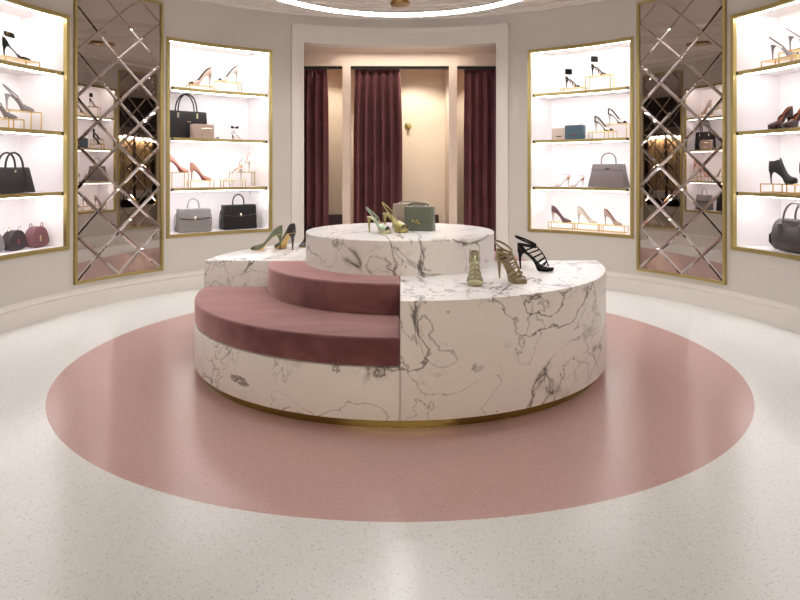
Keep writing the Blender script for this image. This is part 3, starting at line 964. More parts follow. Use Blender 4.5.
def fab(name, color, rough=.45, metal=0., **k):
    M[name] = mat(name, color, rough, metal, **k); return name
fab('black_suede', (.007, .0065, .007), .8, spec=.2)
fab('black_leather', (.009, .008, .008), .4, spec=.35)
fab('black_patent', (.012, .010, .011), .12)
fab('tan_lining', (.40, .23, .13), .5)
fab('cream_lining', (.72, .60, .46), .5)
fab('gold_sole', (.80, .58, .22), .3, .4)
fab('grey_suede', (.20, .183, .19), .7)
fab('light_grey', (.25, .237, .245), .6)
fab('rust_lining', (.16, .045, .03), .6)
fab('nude_leather', (.70, .54, .46), .3)
fab('pale_satin', (.78, .70, .66), .3)
fab('pink_leather', (.60, .30, .23), .35)
fab('red_sole', (.26, .02, .03), .35)
fab('coral', (.62, .24, .10), .4)
fab('white_leather', (.82, .79, .77), .4)
fab('silver', (.55, .52, .50), .3, .6)
fab('olive_suede', (.13, .152, .095), .75)
M['black_glitter'] = glitter_material('black_glitter', (.012, .011, .012), (.14, .13, .11))
fab('mint_metal', (.42, .52, .40), .28, .55)
fab('olive_gold', (.36, .31, .12), .3, .6)
fab('lime_sole', (.46, .44, .26), .4)
fab('antique_gold', (.27, .21, .11), .38, .5)
fab('pale_gold', (.36, .335, .215), .35, .5)
fab('plum_leather', (.085, .025, .035), .35)
fab('taupe_leather', (.33, .235, .195), .4)
fab('sand_leather', (.50, .44, .36), .4)
fab('steel_heel', (.5, .48, .47), .25, .8)
fab('brown_lining', (.42, .16, .07), .5)
fab('oxblood', (.030, .008, .009), .12)
fab('bone_strap', (.60, .42, .32), .5)

# podium shoes
put_ground(make_shoe('pump', dict(upper='olive_suede', lining='gold_sole', sole='gold_sole', heel='olive_suede', cap='black_patent'), 'olive green suede pump with black pointed toe on the podium'), (282.5, 249.8), (250.5, 250.2), Zs[3])
put_ground(make_shoe('pump', dict(upper='black_glitter', lining='black_leather', sole='gold_sole', heel='black_glitter'), 'speckled black glitter pump just behind the olive green pump'), (294.2, 250.3), (275.3, 247.3), Zs[3])
put_ground(make_shoe('pump', dict(upper='black_glitter', lining='black_leather', sole='gold_sole', heel='black_glitter'), 'speckled black pump half hidden behind the round marble drum'), (311.5, 245.3), (299.8, 248.2), Zs[3])
put_ground(make_shoe('peep', dict(upper='mint_metal', lining='cream_lining', sole='lime_sole', heel='olive_gold', strap='mint_metal', toe='black_patent'), 'mint metallic peep toe slingback on the marble drum', H=.125), (367.5, 232.5), (390.0, 234.0), Zs[4])
put_ground(make_shoe('peep', dict(upper='olive_gold', lining='cream_lining', sole='olive_gold', heel='olive_gold', strap='olive_gold', toe='black_patent'), 'olive gold peep toe slingback beside the green satchel', H=.125), (383.5, 231.0), (407.0, 233.0), Zs[4])
put_ground(make_shoe('cage', dict(upper='pale_gold', sole='lime_sole', heel='pale_gold', strap='pale_gold'), 'pale gold caged sandal facing forward on the marble block'), (473.5, 273.0), (475.2, 286.8), Zs[3], .245)
put_ground(make_shoe('cage', dict(upper='antique_gold', sole='antique_gold', heel='antique_gold', strap='antique_gold'), 'bronze gold strappy sandal between pale gold and black sandals'), (494.5, 277.0), (524.5, 284.3), Zs[3], .250)
put_ground(make_shoe('cage', dict(upper='black_suede', sole='black_suede', heel='black_suede', strap='black_suede'), 'black strappy sandal at the end of the marble block row'), (516.5, 268.5), (553.5, 271.5), Zs[3], .24)

# ------------------------------------------------------------------ gold risers
def riser(px0, px1, z, h, dr, label, box=False, depth=.10):
    a, b = P(px0, RW + dr), P(px1, RW + dr); d = b - a; w = d.length; m_ = (a + b) / 2
    t = thing('shelf_riser', label, 'display riser', (m_.x, m_.y, z + .0003), math.atan2(d.y, d.x), 'gold wire shoe risers')
    x, y, r = w / 2, depth / 2, .0035
    mb = MB(); mb.box(-x, x, -y, y, h - .007, h, .001, 1); obj('top_plate', mb, 'wire', t)
    for sx in (-1, 1):
        for sy in (-1, 1):
            mb = MB(); mb.box(sx * (x - r) - r, sx * (x - r) + r, sy * (y - r) - r, sy * (y - r) + r, 0, h - .006); obj('leg', mb, 'wire', t)
    if box:
        mb = MB()
        for sy in (-1, 1): mb.box(-x, x, sy * (y - r) - r, sy * (y - r) + r, 0, 2 * r)
        for sx in (-1, 1): mb.box(sx * (x - r) - r, sx * (x - r) + r, -y, y, 0, 2 * r)
        obj('base_frame', mb, 'wire', t)
    return z + h + .0006
LO, HI = .068, .17

# ---- alcove: nearest on the left (plum saddle bags)
z = riser(-2, 33, TOP[0], .055, .13, 'low gold riser under the black ankle cuff pump', depth=.15)
put_shoe(make_shoe('dorsay', dict(upper='black_suede', sole='black_leather', heel='black_suede', strap='black_suede'), 'black ankle cuff pump on the top shelf above grey slingbacks', H=.115), 2.0, 30.5, z, .19, .07)
z = riser(3, 36.5, TOP[1], .17, .215, 'tall gold riser under the grey slingback', depth=.12)
put_shoe(make_shoe('slingback', dict(upper='grey_suede', lining='rust_lining', sole='grey_suede', heel='light_grey', strap='grey_suede'), 'grey suede slingback raised on the tall riser', H=.12), 4.5, 34.5, z, .26, .17)
z = riser(-8, 19, TOP[1], .080, .082, 'low gold riser under the grey slingback cut off by the frame edge', depth=.11)
put_shoe(make_shoe('slingback', dict(upper='grey_suede', lining='rust_lining', sole='grey_suede', heel='light_grey', strap='grey_suede'), 'grey suede slingback on the low riser, heel out of view', H=.12), -12, 17.5, z, .125, .03)

# ---- alcove: far left
z = riser(187.5, 212.5, TOP[0], .055, .13, 'low gold riser under the nude pump on the top shelf')
put_shoe(make_shoe('pump', dict(upper='nude_leather', lining='black_leather', sole='nude_leather', heel='pale_satin', cap='black_patent', piping='black_leather'), 'nude pump with black toe on the low top shelf riser'), 211.5, 188.5, z, .13)
z = riser(215.5, 240, TOP[0], .125, .13, 'tall gold riser under the nude pump on the top shelf')
put_shoe(make_shoe('pump', dict(upper='pale_satin', lining='black_leather', sole='pale_satin', heel='pale_satin', cap='black_patent', piping='black_leather'), 'pale satin pump with black toe on the tall top shelf riser'), 238.2, 217.5, z, .13)
t = make_shoe('bow', dict(upper='white_leather', sole='white_leather', heel='black_leather', strap='bone_strap', bow='black_leather'), 'white ankle strap sandal with black bow beside the beige box bag', H=.085)
p = P(232.5, RW + .26); put_world(t, p.x, p.y, TOP[1], math.degrees(math.atan2(-p.y, -p.x)) + 4, .19)
t = make_shoe('mule', dict(upper='black_leather', sole='white_leather', strap='black_leather'), 'low flat sandal lying between the box bag and bow sandal', H=.012)
put_shoe(t, 228, 213.5, TOP[1], .09)
z = riser(169.5, 186.5, TOP[2], .17, .187, 'tall gold riser under the pink pump beside the brass frame')
put_shoe(make_shoe('pump', dict(upper='pink_leather', lining='nude_leather', sole='red_sole', heel='pink_leather'), 'pink pump raised on a tall riser beside the brass frame'), 167.0, 189.0, z, .187)
z = riser(188.5, 212, TOP[2], .078, .079, 'low gold riser under the pink pump with red sole')
put_shoe(make_shoe('pump', dict(upper='pink_leather', lining='nude_leather', sole='red_sole', heel='pink_leather'), 'pink pump with red sole on the low riser'), 190, 211.5, z, .079)
z = riser(221.5, 244, TOP[2], .078, .075, 'low gold riser under the white sandal')
put_shoe(make_shoe('toeless', dict(upper='white_leather', sole='white_leather', heel='silver', strap='white_leather', band='coral'), 'white heeled sandal with coral back band on low riser', H=.115), 242.5, 222.5, z, .075)
z = riser(230.5, 253.5, TOP[2], .17, .20, 'tall gold riser behind the white heeled sandal')
put_shoe(make_shoe('toeless', dict(upper='coral', sole='white_leather', heel='silver', strap='coral', band='coral'), 'coral strapped sandal on the tall riser behind white sandal', H=.115), 250.5, 231.5, z, .20)

# ---- alcove: far right
sand = dict(upper='black_suede', sole='bone_strap', heel='black_suede', strap='black_suede', back='bone_strap')
z = riser(561.5, 585.5, TOP[0], .052, .13, 'low gold riser under the black cuffed sandal')
put_shoe(make_shoe('cuffed', sand, 'black sandal with wide ankle cuff on the low riser', H=.115), 565.5, 581.5, z, .13)
z = riser(587, 612.5, TOP[0], .165, .13, 'tall gold riser under the black cuffed sandal')
put_shoe(make_shoe('cuffed', sand, 'black sandal with wide ankle cuff on the tall riser', H=.115), 591.3, 607.5, z, .13)
bw = dict(upper='white_leather', lining='white_leather', sole='black_leather', heel='silver', cap='black_leather', piping='black_leather', counter='black_leather')
z = riser(590, 615.5, TOP[1], .078, .075, 'low gold riser under the black edged white pump')
put_shoe(make_shoe('pump', bw, 'slim white pump edged in black on the low riser'), 594.5, 613.5, z, .075)
z = riser(606, 628.5, TOP[1], .165, .21, 'tall gold riser under the black edged white pump')
put_shoe(make_shoe('pump', dict(bw, lining='red_sole'), 'slim white pump edged in black on the tall riser'), 608.0, 627.0, z, .21)
gs = dict(upper='wire', sole='silver', heel='silver', strap='brown_lining')
put_shoe(make_shoe('laced', gs, 'thin strapped gold lace sandal, the one farther from grey handbag', H=.105), 569.8, 554.5, TOP[2], .12)
put_shoe(make_shoe('laced', gs, 'thin strapped gold lace sandal beside the grey trapezoid handbag', H=.105), 584.0, 570.2, TOP[2], .12)
for (a, b, h0, h1, c, lb, lr) in ((549.5, 574, 551.5, 571.5, dict(upper='plum_leather', lining='plum_leather', sole='plum_leather', heel='steel_heel'), 'plum leather pump on a gold box riser, bottom shelf', 'gold box riser under the plum pump'),
                                 (575.5, 600, 577.5, 597.5, dict(upper='sand_leather', lining='taupe_leather', sole='white_leather', heel='steel_heel', piping='taupe_leather'), 'sand coloured pump between plum and taupe pumps', 'gold box riser under the sand coloured pump'),
                                 (601, 626.5, 604, 622.5, dict(upper='taupe_leather', lining='tan_lining', sole='taupe_leather', heel='steel_heel', piping='rust_lining'), 'taupe pump at the end of the bottom shelf row', 'gold box riser under the taupe pump')):
    z = riser(a, b, TOP[3], .078, .15, lr, True)
    put_shoe(make_shoe('pump', c, lb), h0, h1, z, .15)

# ---- alcove: nearest on the right
gsl = dict(upper='light_grey', lining='rust_lining', sole='light_grey', heel='light_grey', strap='grey_suede', cap='black_patent')
z = riser(768, 804, TOP[0], .055, .105, 'low gold riser under the grey slingback with black toe ornament', depth=.15)
put_shoe(make_shoe('slingback', gsl, 'pale grey slingback with black toe ornament on low riser', H=.115), 770.5, 800.5, z, .04, .155)
z = riser(785, 818, TOP[0], .135, .26, 'tall gold riser behind the pale grey slingback', depth=.14)
put_shoe(make_shoe('slingback', gsl, 'pale grey slingback raised behind, cut by the picture edge', H=.115), 788.0, 818, z, .20, .31)
mj = dict(upper='oxblood', lining='brown_lining', sole='oxblood', heel='oxblood', heel_kind='block')
for hx, tx, lb in ((792.0, 769.5, 'dark oxblood strap platform shoe with its whole toe in view'), (807.5, 784.5, 'dark oxblood strap platform shoe cut by the picture edge')):
    put_shoe(make_shoe('maryjane', mj, lb, H=.115), hx, tx, TOP[1], .30, .05)
bt = dict(upper='black_leather', lining='black_suede', sole='black_leather', heel='black_leather')
z = riser(766.5, 789, TOP[2], .078, .12, 'gold box riser under the black ankle boot', True, .14)
z = riser(793.5, 819, TOP[2], .078, .12, 'gold box riser under the ankle boot cut by picture edge', True, .14)
put_shoe(make_shoe('bootie', bt, 'black leather ankle boot fully in view', H=.105), 769.0, 797.6, z, .06, .155)
put_shoe(make_shoe('bootie', bt, 'black leather ankle boot mostly cut by the picture edge', H=.105), 799.5, 828, z, .06, .155)

# ------------------------------------------------------------------ bags
fab('charcoal_leather', (.020, .0155, .0155), .5, spec=.35, bump=.3, bscale=300)
fab('onyx_leather', (.009, .0075, .008), .5, spec=.3, bump=.25, bscale=300)
fab('stone_leather', (.24, .222, .215), .5, bump=.3, bscale=300)
fab('fog_leather', (.19, .163, .158), .55, bump=.3, bscale=300)
fab('smoke_leather', (.068, .057, .053), .5, spec=.4, bump=.25, bscale=300)
fab('belt_leather', (.045, .038, .036), .45)  # dark tone for the painted shadow line below satchel flaps
fab('beige_leather', (.55, .415, .345), .5)
fab('cream_leather', (.66, .56, .47), .5)
fab('blue_leather', (.075, .135, .185), .5, bump=.2, bscale=300)
fab('bag_plum', (.040, .026, .034), .5, bump=.2)
fab('bag_mauve', (.185, .075, .085), .5, bump=.2)
fab('bag_grey', (.22, .20, .21), .5)
fab('bag_green', (.115, .130, .095), .42, bump=.4, bscale=160)
fab('bag_taupe', (.31, .24, .185), .5)
fab('hardware', (.75, .66, .50), .25, 1.)
fab('red_badge', (.20, .05, .05), .5)

def arch(x, y, z, hw, hh, r, n=18, lean=0., pw=1.):
    pts = []
    for i in range(n + 1):
        a = PI * i / n
        pts.append(Vector((x - hw * cos(a), y + lean * sin(a), z + hh * sin(a) ** pw)))
    return MB().tube(pts, r, 8)

def bag_at(name, label, px0, px1, z, dr, turn=0., cat='handbag', group=None):
    a, b = P(px0, RW + dr), P(px1, RW + dr)
    if a.x > b.x: a, b = b, a
    d = b - a; m_ = (a + b) / 2
    t = thing(name, label, cat, (m_.x, m_.y, z + .0005), math.atan2(d.y, d.x) + rad(turn), group)
    return t, d.length

def feet(t, w, d):
    for sx in (-1, 1):
        mb = MB().lathe([(0, 0), (.006, 0), (.007, .004), (0, .0045)], (sx * w * .4, 0, 0), 10); obj('foot', mb, 'hardware', t)

def tote(t, w, h, d, m_, taper=.86, hh=.13, hr=.006, clasp=True, tassel=True, gold_tabs=False):
    mb = MB().frustum((w, d), (w * taper, d * .55), .004, h, .010, 3); obj('body', mb, m_, t, sharp=50)
    mb = MB().frustum((w * taper * .97, d * .5), (w * taper * .965, d * .48), h - .004, h + .004, .002, 1); obj('top_trim', mb, m_, t)
    for sy in (-1, 1):
        hd = obj('handle', arch(0, sy * d * .26, h - .035, w * .24, hh + .035, hr, lean=-sy * d * .05, pw=.75), m_, t)
        for sx in (-1, 1):
            mb = MB().box(sx * w * .24 - .011, sx * w * .24 + .011, sy * d * .325 - .003, sy * d * .325 + .003, h - .075, h - .018, .003, 1); obj('handle_tab', mb, 'hardware' if gold_tabs else m_, hd)
    if clasp:
        mb = MB(); mb.lathe([(0, 0), (.011, 0), (.011, .004), (0, .006)], n=16); rot_x90(mb); mb.v = [v + Vector((0, -d * .30, h - .03)) for v in mb.v]
        obj('clasp', mb, 'hardware', t)
    if tassel:
        mb = MB().tube([(w * .22, -d * .36, h - .01), (w * .27, -d * .42, h * .62), (w * .28, -d * .46, h * .42)], .003, 6); obj('cord', mb, m_, t)
        mb = MB().lathe([(0, 0), (.009, 0), (.008, .04), (.003, .05), (0, .05)], (w * .28, -d * .47, h * .28), 10); obj('tassel', mb, m_, t)
    return t

def satchel(t, w, h, d, m_, hh=.10):
    mb = MB().frustum((w, d), (w * .93, d * .62), .003, h, .012, 3); obj('body', mb, m_, t, sharp=50)
    fl_ = MB()
    n = 12
    out = [(-w * .475, h * .99)] + [(-w * .475 + w * .95 * i / n, h * (.63 - .06 * sin(PI * i / n) + (.05 if i in (0, n) else 0))) for i in range(n + 1)] + [(w * .475, h * .99)]
    fl_.prism(out, -.007, .005, .002, 1)
    # lay the flap on the sloping front
    fl_.v = [Vector((v.x, v.y - d / 2 + (d * .19) * (v.z / h) - .004, v.z)) for v in fl_.v]
    obj('flap', fl_, m_, t)
    mb = MB().box(-w * .47, w * .47, -d * .33, d * .31, h - .005, h + .004, .003, 1); obj('top_panel', mb, m_, t)
    hd = obj('handle', arch(0, 0, h, w * .17, hh, .0075, pw=.7), m_, t)
    front = lambda q: -d / 2 + d * .19 * q - .013          # face of the flap at height q * h
    for sx in (-1, 1):
        mb = MB().ribbon([(sx * w * .17, -.004, h + .007), (sx * w * .18, front(1) + .004, h + .004), (sx * w * .185, front(.86), h * .86), (sx * w * .20, front(.66) - .002, h * .66), (sx * w * .205, front(.58) - .002, h * .575)], .019, .005, (1, 0, 0)); obj('belt_tab', mb, m_, t)
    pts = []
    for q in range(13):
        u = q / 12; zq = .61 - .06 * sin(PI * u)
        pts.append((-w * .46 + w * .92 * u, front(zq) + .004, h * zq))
    mb = MB().ribbon(pts, .013, .008, (0, 0, 1)); obj('belt', mb, 'belt_leather', t)  # dark strip standing in for the shadow beneath the flap's lower edge
    lk = MB().box(-.014, .014, front(.62) - .010, front(.62) + .004, h * .535, h * .65, .003, 1); obj('lock', lk, 'hardware', t)
    for sx in (-1, 1):
        pts = [(sx * w * .45, 0, h * .86), (sx * (w * .53), 0, h * .76), (sx * (w * .56), .004, h * .45), (sx * (w * .55), .01, h * .12), (sx * w * .52, .012, .006)]
        mb = MB().ribbon(pts, .017, .004, (0, 1, 0)); obj('shoulder_strap', mb, m_, t)
    return t

def saddle_bag(t, w, h, d, m_, badge='hardware'):
    pts = []
    for i in range(40):
        a = 2 * PI * i / 40
        cx, cz = cos(a), sin(a)
        x = abs(cx) ** .75 * (1 if cx > 0 else -1) * w / 2
        zz = abs(cz) ** .75 * (1 if cz > 0 else -1) * h / 2
        x *= .93 - .27 * (zz / (h / 2))
        pts.append((x, zz + h / 2))
    mb = MB().prism(pts, -d / 2, d / 2, d * .18, 3); obj('body', mb, m_, t, sharp=60)
    fl2 = [(x * .86, zz * .98 + .004) for x, zz in pts if zz > h * .42]
    fl2 = sorted(fl2, key=lambda q: q[0])
    outl = fl2 + [(w * .30 - w * .6 * i / 8, h * (.42 - .12 * sin(PI * i / 8))) for i in range(9)]
    mb = MB().prism(outl, -d / 2 - .006, -d / 2 + .002, .002, 1); obj('flap', mb, m_, t)
    mb = MB().box(-.012, .012, -d / 2 - .012, -d / 2 - .004, h * .30, h * .56, .003, 1); obj('clasp', mb, badge, t)
    for sx in (-1, 1):
        mb = MB().tube([Vector((sx * w * .26 + .013 * cos(a), 0, h + .010 + .017 * sin(a))) for a in [2 * PI * i / 16 for i in range(16)]], .0035, 6, True); obj('ring', mb, m_ if badge == 'hardware' and m_ == 'bag_mauve' else 'hardware', t)
    return t

def box_bag(t, w, h, d, m_, badge, r=.012, chain=False, wrist=False):
    mb = MB().box(-w / 2, w / 2, -d / 2, d / 2, .001, h, r, 3); obj('body', mb, m_, t, sharp=50)
    n = 8
    outl = [(-w * .47, h - .004)] + [(-w * .47 + w * .94 * i / n, h * (.40 - .08 * sin(PI * i / n))) for i in range(n + 1)] + [(w * .47, h - .004)]
    mb = MB().prism(outl, -d / 2 - .004, -d / 2 + .002, .0015, 1); obj('flap', mb, m_, t)
    mb = MB().box(-w * .16, w * .16, -d / 2 - .009, -d / 2 - .003, h * .26, h * .34, .002, 1); obj('clasp', mb, badge, t)
    if chain:
        for sx in (-1, 1):
            mb = MB()
            for q in range(3):
                mb.tube([Vector((sx * (w * .38 - .012 * q) + .009 * cos(a), 0, h + .005 + .008 * q * (1 if q < 2 else .5) + .006 * sin(a))) for a in [2 * PI * i / 10 for i in range(10)]], .0022, 5, True)
            obj('chain', mb, 'hardware', t)
    if wrist:
        mb = MB().ribbon([(-w * .47, -d * .2, h * .95), (-w * .54, -d * .45, h * .80), (-w * .50, -d * .75, h * .45), (-w * .40, -d * .62, h * .10), (-w * .36, -d * .52, h * .06)], .014, .004, (.7, 0, .7)); obj('wrist_strap', mb, m_, t)
        mb = MB().box(-w * .2, w * .36, -d / 2 - .010, -d / 2 - .004, h * .66, h * .74, .002, 1); obj('trim_bar', mb, 'hardware', t)
    return t

# nearest left alcove
t, w = bag_at('handbag', 'charcoal leather handbag with two round handles and tassel', -9, 28.5, TOP[2], .13)
tote(t, w, w * .56, w * .42, 'charcoal_leather', .84, w * .33, .0085)
t, w = bag_at('saddle_bag', 'dark plum saddle bag beside the mauve saddle bag', 3.2, 24, TOP[3], .17, group='small saddle bags')
saddle_bag(t, w, w * .82, w * .40, 'bag_plum', 'red_badge')
t, w = bag_at('saddle_bag', 'mauve saddle bag with gold clasp on the bottom shelf', 25.6, 46.5, TOP[3], .17, group='small saddle bags')
saddle_bag(t, w, w * .86, w * .40, 'bag_mauve')
t, w = bag_at('saddle_bag', 'grey saddle bag just peeking in at the picture edge', -19, 1.6, TOP[3], .17, group='small saddle bags')
saddle_bag(t, w, w * .82, w * .40, 'bag_grey')
# far left alcove
t, w = bag_at('tote_bag', 'large black tote bag with looped handles behind the box bag', 166, 205.5, TOP[1], .24)
tote(t, w, w * .66, w * .30, 'onyx_leather', .985, w * .42, .008, False, False, True)
mb = MB().box(-.02, .02, -w * .155, -w * .15, w * .40, w * .415); obj('maker_plate', mb, 'hardware', t)
t, w = bag_at('box_bag', 'small beige box bag with wrist strap in front of tote', 191.5, 212.5, TOP[1], .10)
box_bag(t, w, w * .66, w * .42, 'beige_leather', 'hardware', .012, False, True)
t, w = bag_at('satchel', 'stone grey flap satchel on the bottom shelf', 177.0, 209, TOP[3], .15, -8)
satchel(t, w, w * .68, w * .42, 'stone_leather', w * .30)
t, w = bag_at('satchel', 'black flap satchel beside the stone grey satchel', 221, 255, TOP[3], .17, 4)
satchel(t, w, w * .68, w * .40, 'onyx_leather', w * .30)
# far right alcove
t, w = bag_at('box_bag', 'small cream box bag beside the blue bag', 552.5, 567.5, TOP[1], .16)
box_bag(t, w, w * .80, w * .40, 'cream_leather', 'black_leather')
t, w = bag_at('box_bag', 'slate blue flap bag with red clasp', 566, 584.5, TOP[1], .11)
box_bag(t, w, w * .76, w * .42, 'blue_leather', 'red_badge', .016, True)
t, w = bag_at('handbag', 'grey trapezoid handbag with single arched handle', 590.5, 627.5, TOP[2], .14)
mb = MB().frustum((w, w * .36), (w * .80, w * .14), .003, w * .60, .006, 2); obj('body', mb, 'fog_leather', t, sharp=50)
mb = MB().frustum((w * .868, w * .212), (w * .815, w * .155), w * .44, w * .606, .004, 1); obj('flap', mb, 'fog_leather', t)
obj('handle', arch(0, 0, w * .595, w * .20, w * .29, .0075, pw=.6), 'fog_leather', t)
mb = MB().box(-.02, .03, -w * .120, -w * .085, w * .465, w * .500, .003, 1); obj('clasp', mb, 'black_metal', t)
# nearest right alcove
t, w = bag_at('duffel_bag', 'grey leather duffel handbag with pointed flap and twin handles', 778, 823, TOP[3], .15)
h = w * .60; d = w * .42
rings = []
for u, k in ((-1, .0), (-.97, .82), (-.9, .95), (-.6, 1), (0, 1.02), (.6, 1), (.9, .95), (.97, .82), (1, .0)):
    ring = []
    for q in range(24):
        a = 2 * PI * q / 24
        cy, cz = cos(a), sin(a)
        yy = abs(cy) ** .6 * (1 if cy > 0 else -1) * d / 2 * max(k, .6)
        zz = abs(cz) ** .55 * (1 if cz > 0 else -1) * h / 2 * (.55 + .45 * k)
        yy *= 1 - .35 * max(0, zz / (h / 2))
        xx = u * w / 2 * (1 - .10 * max(0, zz / (h / 2)) ** 2)
        ring.append(Vector((xx, yy, zz + h / 2 + .003)))
    rings.append(ring)
obj('body', MB().loft(rings), 'smoke_leather', t, sharp=50)
zmin = min(v.co.z for v in t.children[0].data.vertices)
mb = MB(); mb.prism([(-w * .27, h * .98), (0, h * .80), (w * .27, h * .98)], -d * .40, -d * .37, .002, 1); obj('pointed_flap', mb, 'smoke_leather', t)
for sy in (-1, 1):
    hd = obj('handle', arch(0, sy * d * .32, h * .80, w * .24, h * .72, .008, lean=-sy * d * .06, pw=.75), 'smoke_leather', t)
    for sx in (-1, 1):
        mb = MB().box(sx * w * .24 - .013, sx * w * .24 + .013, sy * d * .45 - .02, sy * d * .45 + .006, h * .52, h * .86, .004, 1); obj('handle_tab', mb, 'smoke_leather', hd)
mb = MB().ribbon([(-w * .44, 0, h * .86), (-w * .50, -.01, h * .72), (-w * .575, -.05, h * .45), (-w * .575, -.05, h * .25), (-w * .50, -.02, h * .03)], .02, .005, (0, 1, 0)); obj('shoulder_strap', mb, 'black_leather', t)
# bags on the drum
a, b = ground(405.5, 230.5, Zs[4]), ground(434.5, 231.5, Zs[4]); d_ = b - a; w = d_.length; c_ = (a + b) / 2
t = thing('satchel', 'green textured satchel with gold turn lock on the marble drum', 'handbag', (c_.x, c_.y + .04, Zs[4] + .0005), math.atan2(d_.y, d_.x))
h = w * .80; d = w * .40
mb = MB().frustum((w, d), (w * .97, d * .80), .001, h, .012, 3); obj('body', mb, 'bag_green', t, sharp=50)
mb = MB().prism([(-w * .465, h * .99), (-w * .465, h * .46), (-w * .15, h * .40), (w * .15, h * .40), (w * .465, h * .46), (w * .465, h * .99)], -d / 2 - .006, -d / 2 + .022, .003, 1); obj('flap', mb, 'bag_green', t)
mb = MB().box(-.008 + w * .05, .010 + w * .05, -d / 2 - .010, -d / 2 - .004, h * .38, h * .98, .002, 1); obj('belt', mb, 'bag_green', t)  # a true belt, running down over the flap
obj('handle', arch(-w * .04, 0, h - .004, w * .34, h * .15, .0065, pw=.45), 'bag_green', t)
lk = MB()
for dx, dz, r in ((-.024, .008, .010), (0, 0, .008), (.020, -.006, .010), (.012, .012, .007)):
    k = MB().lathe([(0, 0), (r, 0), (r, .005), (r * .5, .010), (0, .011)], n=14); rot_x90(k); lk.add([v + Vector((dx - w * .06, -d / 2 - .005, h * .36 + dz)) for v in k.v], k.f)
obj('turn_lock', lk, 'gold', t)
a, b = ground(392, 228.2, Zs[4]), ground(426, 228.2, Zs[4]); d_ = b - a; w = d_.length; c_ = (a + b) / 2
t = thing('handbag', 'taupe handbag standing behind the green satchel', 'handbag', (c_.x, c_.y + .02, Zs[4] + .0005), 0)
h = w * .72; d = w * .24
mb = MB().frustum((w, d), (w * .95, d * .8), .001, h, .010, 3); obj('body', mb, 'bag_taupe', t, sharp=50)
mb = MB().prism([(-w * .47, h * .99), (-w * .47, h * .45), (w * .47, h * .45), (w * .47, h * .99)], -d / 2 - .004, -d / 2 + .012, .002, 1); obj('flap', mb, 'bag_taupe', t)
obj('handle', arch(0, 0, h - .004, w * .30, h * .10, .0055, pw=.45), 'bag_taupe', t)
mb = MB().box(-.012, .012, -d / 2 - .009, -d / 2 - .003, h * .42, h * .56, .002, 1); obj('clasp', mb, 'hardware', t)

# ------------------------------------------------------------------ lamps
t = thing('pendant_ring_light', 'slim white glowing ring pendant hanging over the podium', 'pendant light', (0, 0, 2.67))
ring = MB(); ring.sweep_arc([(1.118, .006), (1.150, .006), (1.150, .028), (1.118, .028)], 0, 360, 120); obj('ring_body', ring, 'white_metal', t)
k = MB(); k.sweep_arc([(1.1165, .016), (1.1185, .016), (1.1185, .024), (1.1165, .024)], 0, 360, 120); obj('inner_diffuser', k, 'halo', t)
k = MB(); k.sweep_arc([(1.141, .0045), (1.149, .0045), (1.149, .008), (1.141, .008)], 0, 360, 120); obj('lower_diffuser', k, 'halo', t)
cp = MB().lathe([(0, CEIL - 2.67), (.09, CEIL - 2.67), (.085, CEIL - 2.67 - .03), (0, CEIL - 2.67 - .032)], n=28); obj('canopy', cp, 'white_metal', t)
for a in (62, 180, 298):
    p = pol(1.134, a); mb = MB().tube([(p.x, p.y, .04), (p.x * .04, p.y * .04, CEIL - 2.67 - .03)], .0015, 5); obj('cable', mb, 'white_metal', t)

def disc_lamp(x, y, label, power, group='bronze disc ceiling lamps'):
    t = thing('ceiling_lamp', label, 'ceiling lamp', (x, y, 2.995), 0, group)
    H = CEIL - 2.995
    mb = MB().lathe([(.072, 0), (.098, 0), (.100, .004), (.100, .030), (.094, .036), (.0, .036)], n=36); obj('shade', mb, 'bronze', t)
    mb = MB().lathe([(0, .004), (.072, .004), (.072, .010), (0, .010)], n=30); obj('diffuser', mb, 'lamp_glow', t)
    mb = MB().lathe([(0, .034), (.003, .034), (.003, H - .015), (0, H - .015)], n=10); obj('stem', mb, 'white_metal', t)
    mb = MB().lathe([(0, H - .02), (.03, H - .016), (.034, H), (0, H)], n=24); obj('canopy', mb, 'ceiling', t)
    ld = bpy.data.lights.new('lamp_spot', 'SPOT'); ld.energy = power; ld.color = (1., .98, .96); ld.spot_size = rad(150); ld.spot_blend = .8; ld.shadow_soft_size = .07
    lo = bpy.data.objects.new('lamp_spot', ld); COL.objects.link(lo); lo.location = (0, 0, -.01); lo.parent = t
    return t
disc_lamp(0, 1.98, 'bronze disc ceiling lamp above the curtained opening', 40)
for q, (x, y) in enumerate(((-2.1, -1.1), (2.1, -1.1))):  # two unseen lamps added to brighten the room
    disc_lamp(x, y, ['bronze disc ceiling lamp in front of the saddle bag alcove', 'bronze disc ceiling lamp in front of the ankle boot alcove'][q], 20)

def area(name, loc, rot, sx, sy, power, color):
    ld = bpy.data.lights.new(name, 'AREA'); ld.shape = 'RECTANGLE'; ld.size = sx; ld.size_y = sy; ld.energy = power; ld.color = color
    o = bpy.data.objects.new(name, ld); COL.objects.link(o); o.location = loc; o.rotation_euler = rot
    return o
def spot(name, loc, target, power, color, ang, soft=.03, blend=.5):
    ld = bpy.data.lights.new(name, 'SPOT'); ld.energy = power; ld.color = color; ld.spot_size = rad(ang); ld.spot_blend = blend; ld.shadow_soft_size = soft
    o = bpy.data.objects.new(name, ld); COL.objects.link(o); o.location = loc
    o.rotation_euler = (Vector(target) - Vector(loc)).to_track_quat('-Z', 'Y').to_euler()
    return o
warm = (1., .91, .80)
for x, pw in ((-1.15, 28), (.10, 46), (1.15, 28)):
    spot('fitting_spot', (x, YF + .22, 2.79), (x + .2, YB, .5), pw, warm, 105, .04, .5)
area('opening_glow', (0, 3.42, 2.79), (0, 0, 0), 1.6, .08, 5, warm)

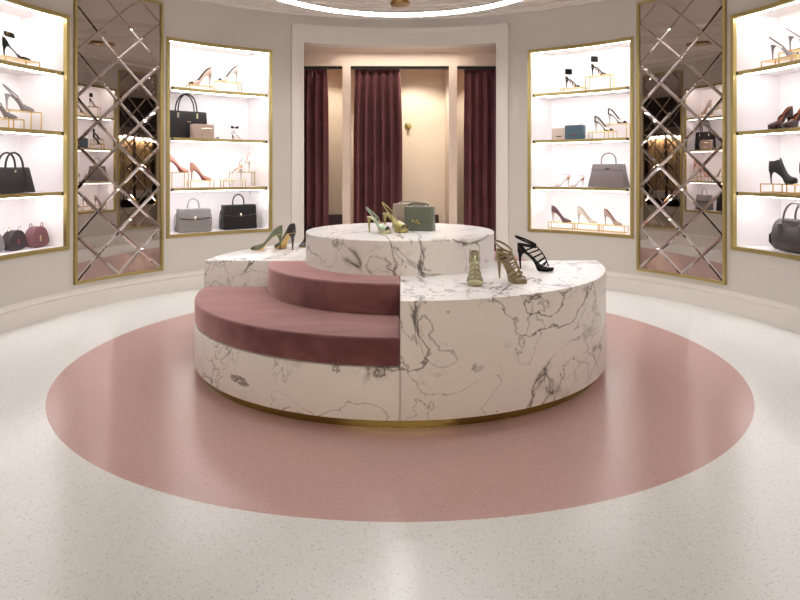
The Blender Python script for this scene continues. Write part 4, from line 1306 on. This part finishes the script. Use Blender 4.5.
# ------------------------------------------------------------------ the arcade outside the entrance (seen only in the mirrors)
mb = MB(); mb.box(-5, -4.9, -9.6, -2.4, 0, 3.4); struct('wall_left.002', mb, 'soot')
mb = MB(); mb.box(4.9, 5, -9.6, -2.4, 0, 3.4); struct('wall_right.002', mb, 'soot')
mb = MB(); mb.box(-5, 5, -9.6, -9.5, 0, 3.4); struct('wall_front.001', mb, 'dark_wall')
mb = MB(); mb.box(-5, 5, -9.6, -2.0, 3.30, 3.42); struct('ceiling.002', mb, 'soot')
for s in (-1, 1):
    mb = MB(); mb.box(min(s * 2.2, s * 5), max(s * 2.2, s * 5), -2.7, -2.6, 0, 3.4); struct('wall_front.002' if s < 0 else 'wall_front.003', mb, 'dark_wall')
for i, x in enumerate((-3.3, -1.1, 1.1, 3.3)):
    t = thing('shop_window', 'lit shop window across the arcade, seen only as a mirror reflection', 'shop window', (x, -9.2, 0), 0, 'shop windows across the arcade')
    mb = MB(); mb.box(-1.02, 1.02, -.28, -.25, .25, 2.45); obj('backdrop', mb, 'display', t)
    mb = MB()
    for xa in (-1.08, -.03, 1.02): mb.box(xa, xa + .06, -.03, .03, .25, 2.5)
    mb.box(-1.08, 1.08, -.03, .03, .20, .27); mb.box(-1.08, 1.08, -.03, .03, 2.45, 2.52)
    obj('frame', mb, 'black_metal', t)
    mb = MB(); mb.box(-1.0, 1.0, -.14, -.10, 2.36, 2.44); obj('light_bar', mb, 'window_led', t)
    mb = MB()
    mb.box(-.9, .9, -.22, -.02, .25, .55, .01); obj('plinth', mb, 'white_leather', t)

area('arcade_light', (0, -8.2, 3.25), (0, 0, 0), 7., .3, 50, (1., .93, .84))  # fill light added to brighten the arcade, no fixture of its own

# ------------------------------------------------------------------ world, camera, colour
wd = bpy.data.worlds.new('World'); S.world = wd; wd.use_nodes = True
wd.node_tree.nodes['Background'].inputs[0].default_value = (.8, .78, .75, 1)
wd.node_tree.nodes['Background'].inputs[1].default_value = .25

cd = bpy.data.cameras.new('Camera'); cam = bpy.data.objects.new('Camera', cd); COL.objects.link(cam)
cam.location = (0, -CAM_D, EYE); cam.rotation_euler = (PI / 2, 0, 0)
cd.sensor_width = 36; cd.sensor_fit = 'HORIZONTAL'; cd.lens = 36 * F / 800
cd.shift_y = -(300 - HORIZON) / 800
cd.clip_start = .05
S.camera = cam
S.view_settings.view_transform = 'Standard'
S.view_settings.look = 'None'
S.view_settings.exposure = .60
S.view_settings.gamma = 1
S.cycles.use_denoising = True
S.cycles.max_bounces = 10
S.cycles.glossy_bounces = 6
S.cycles.diffuse_bounces = 5
S.cycles.sample_clamp_indirect = 8
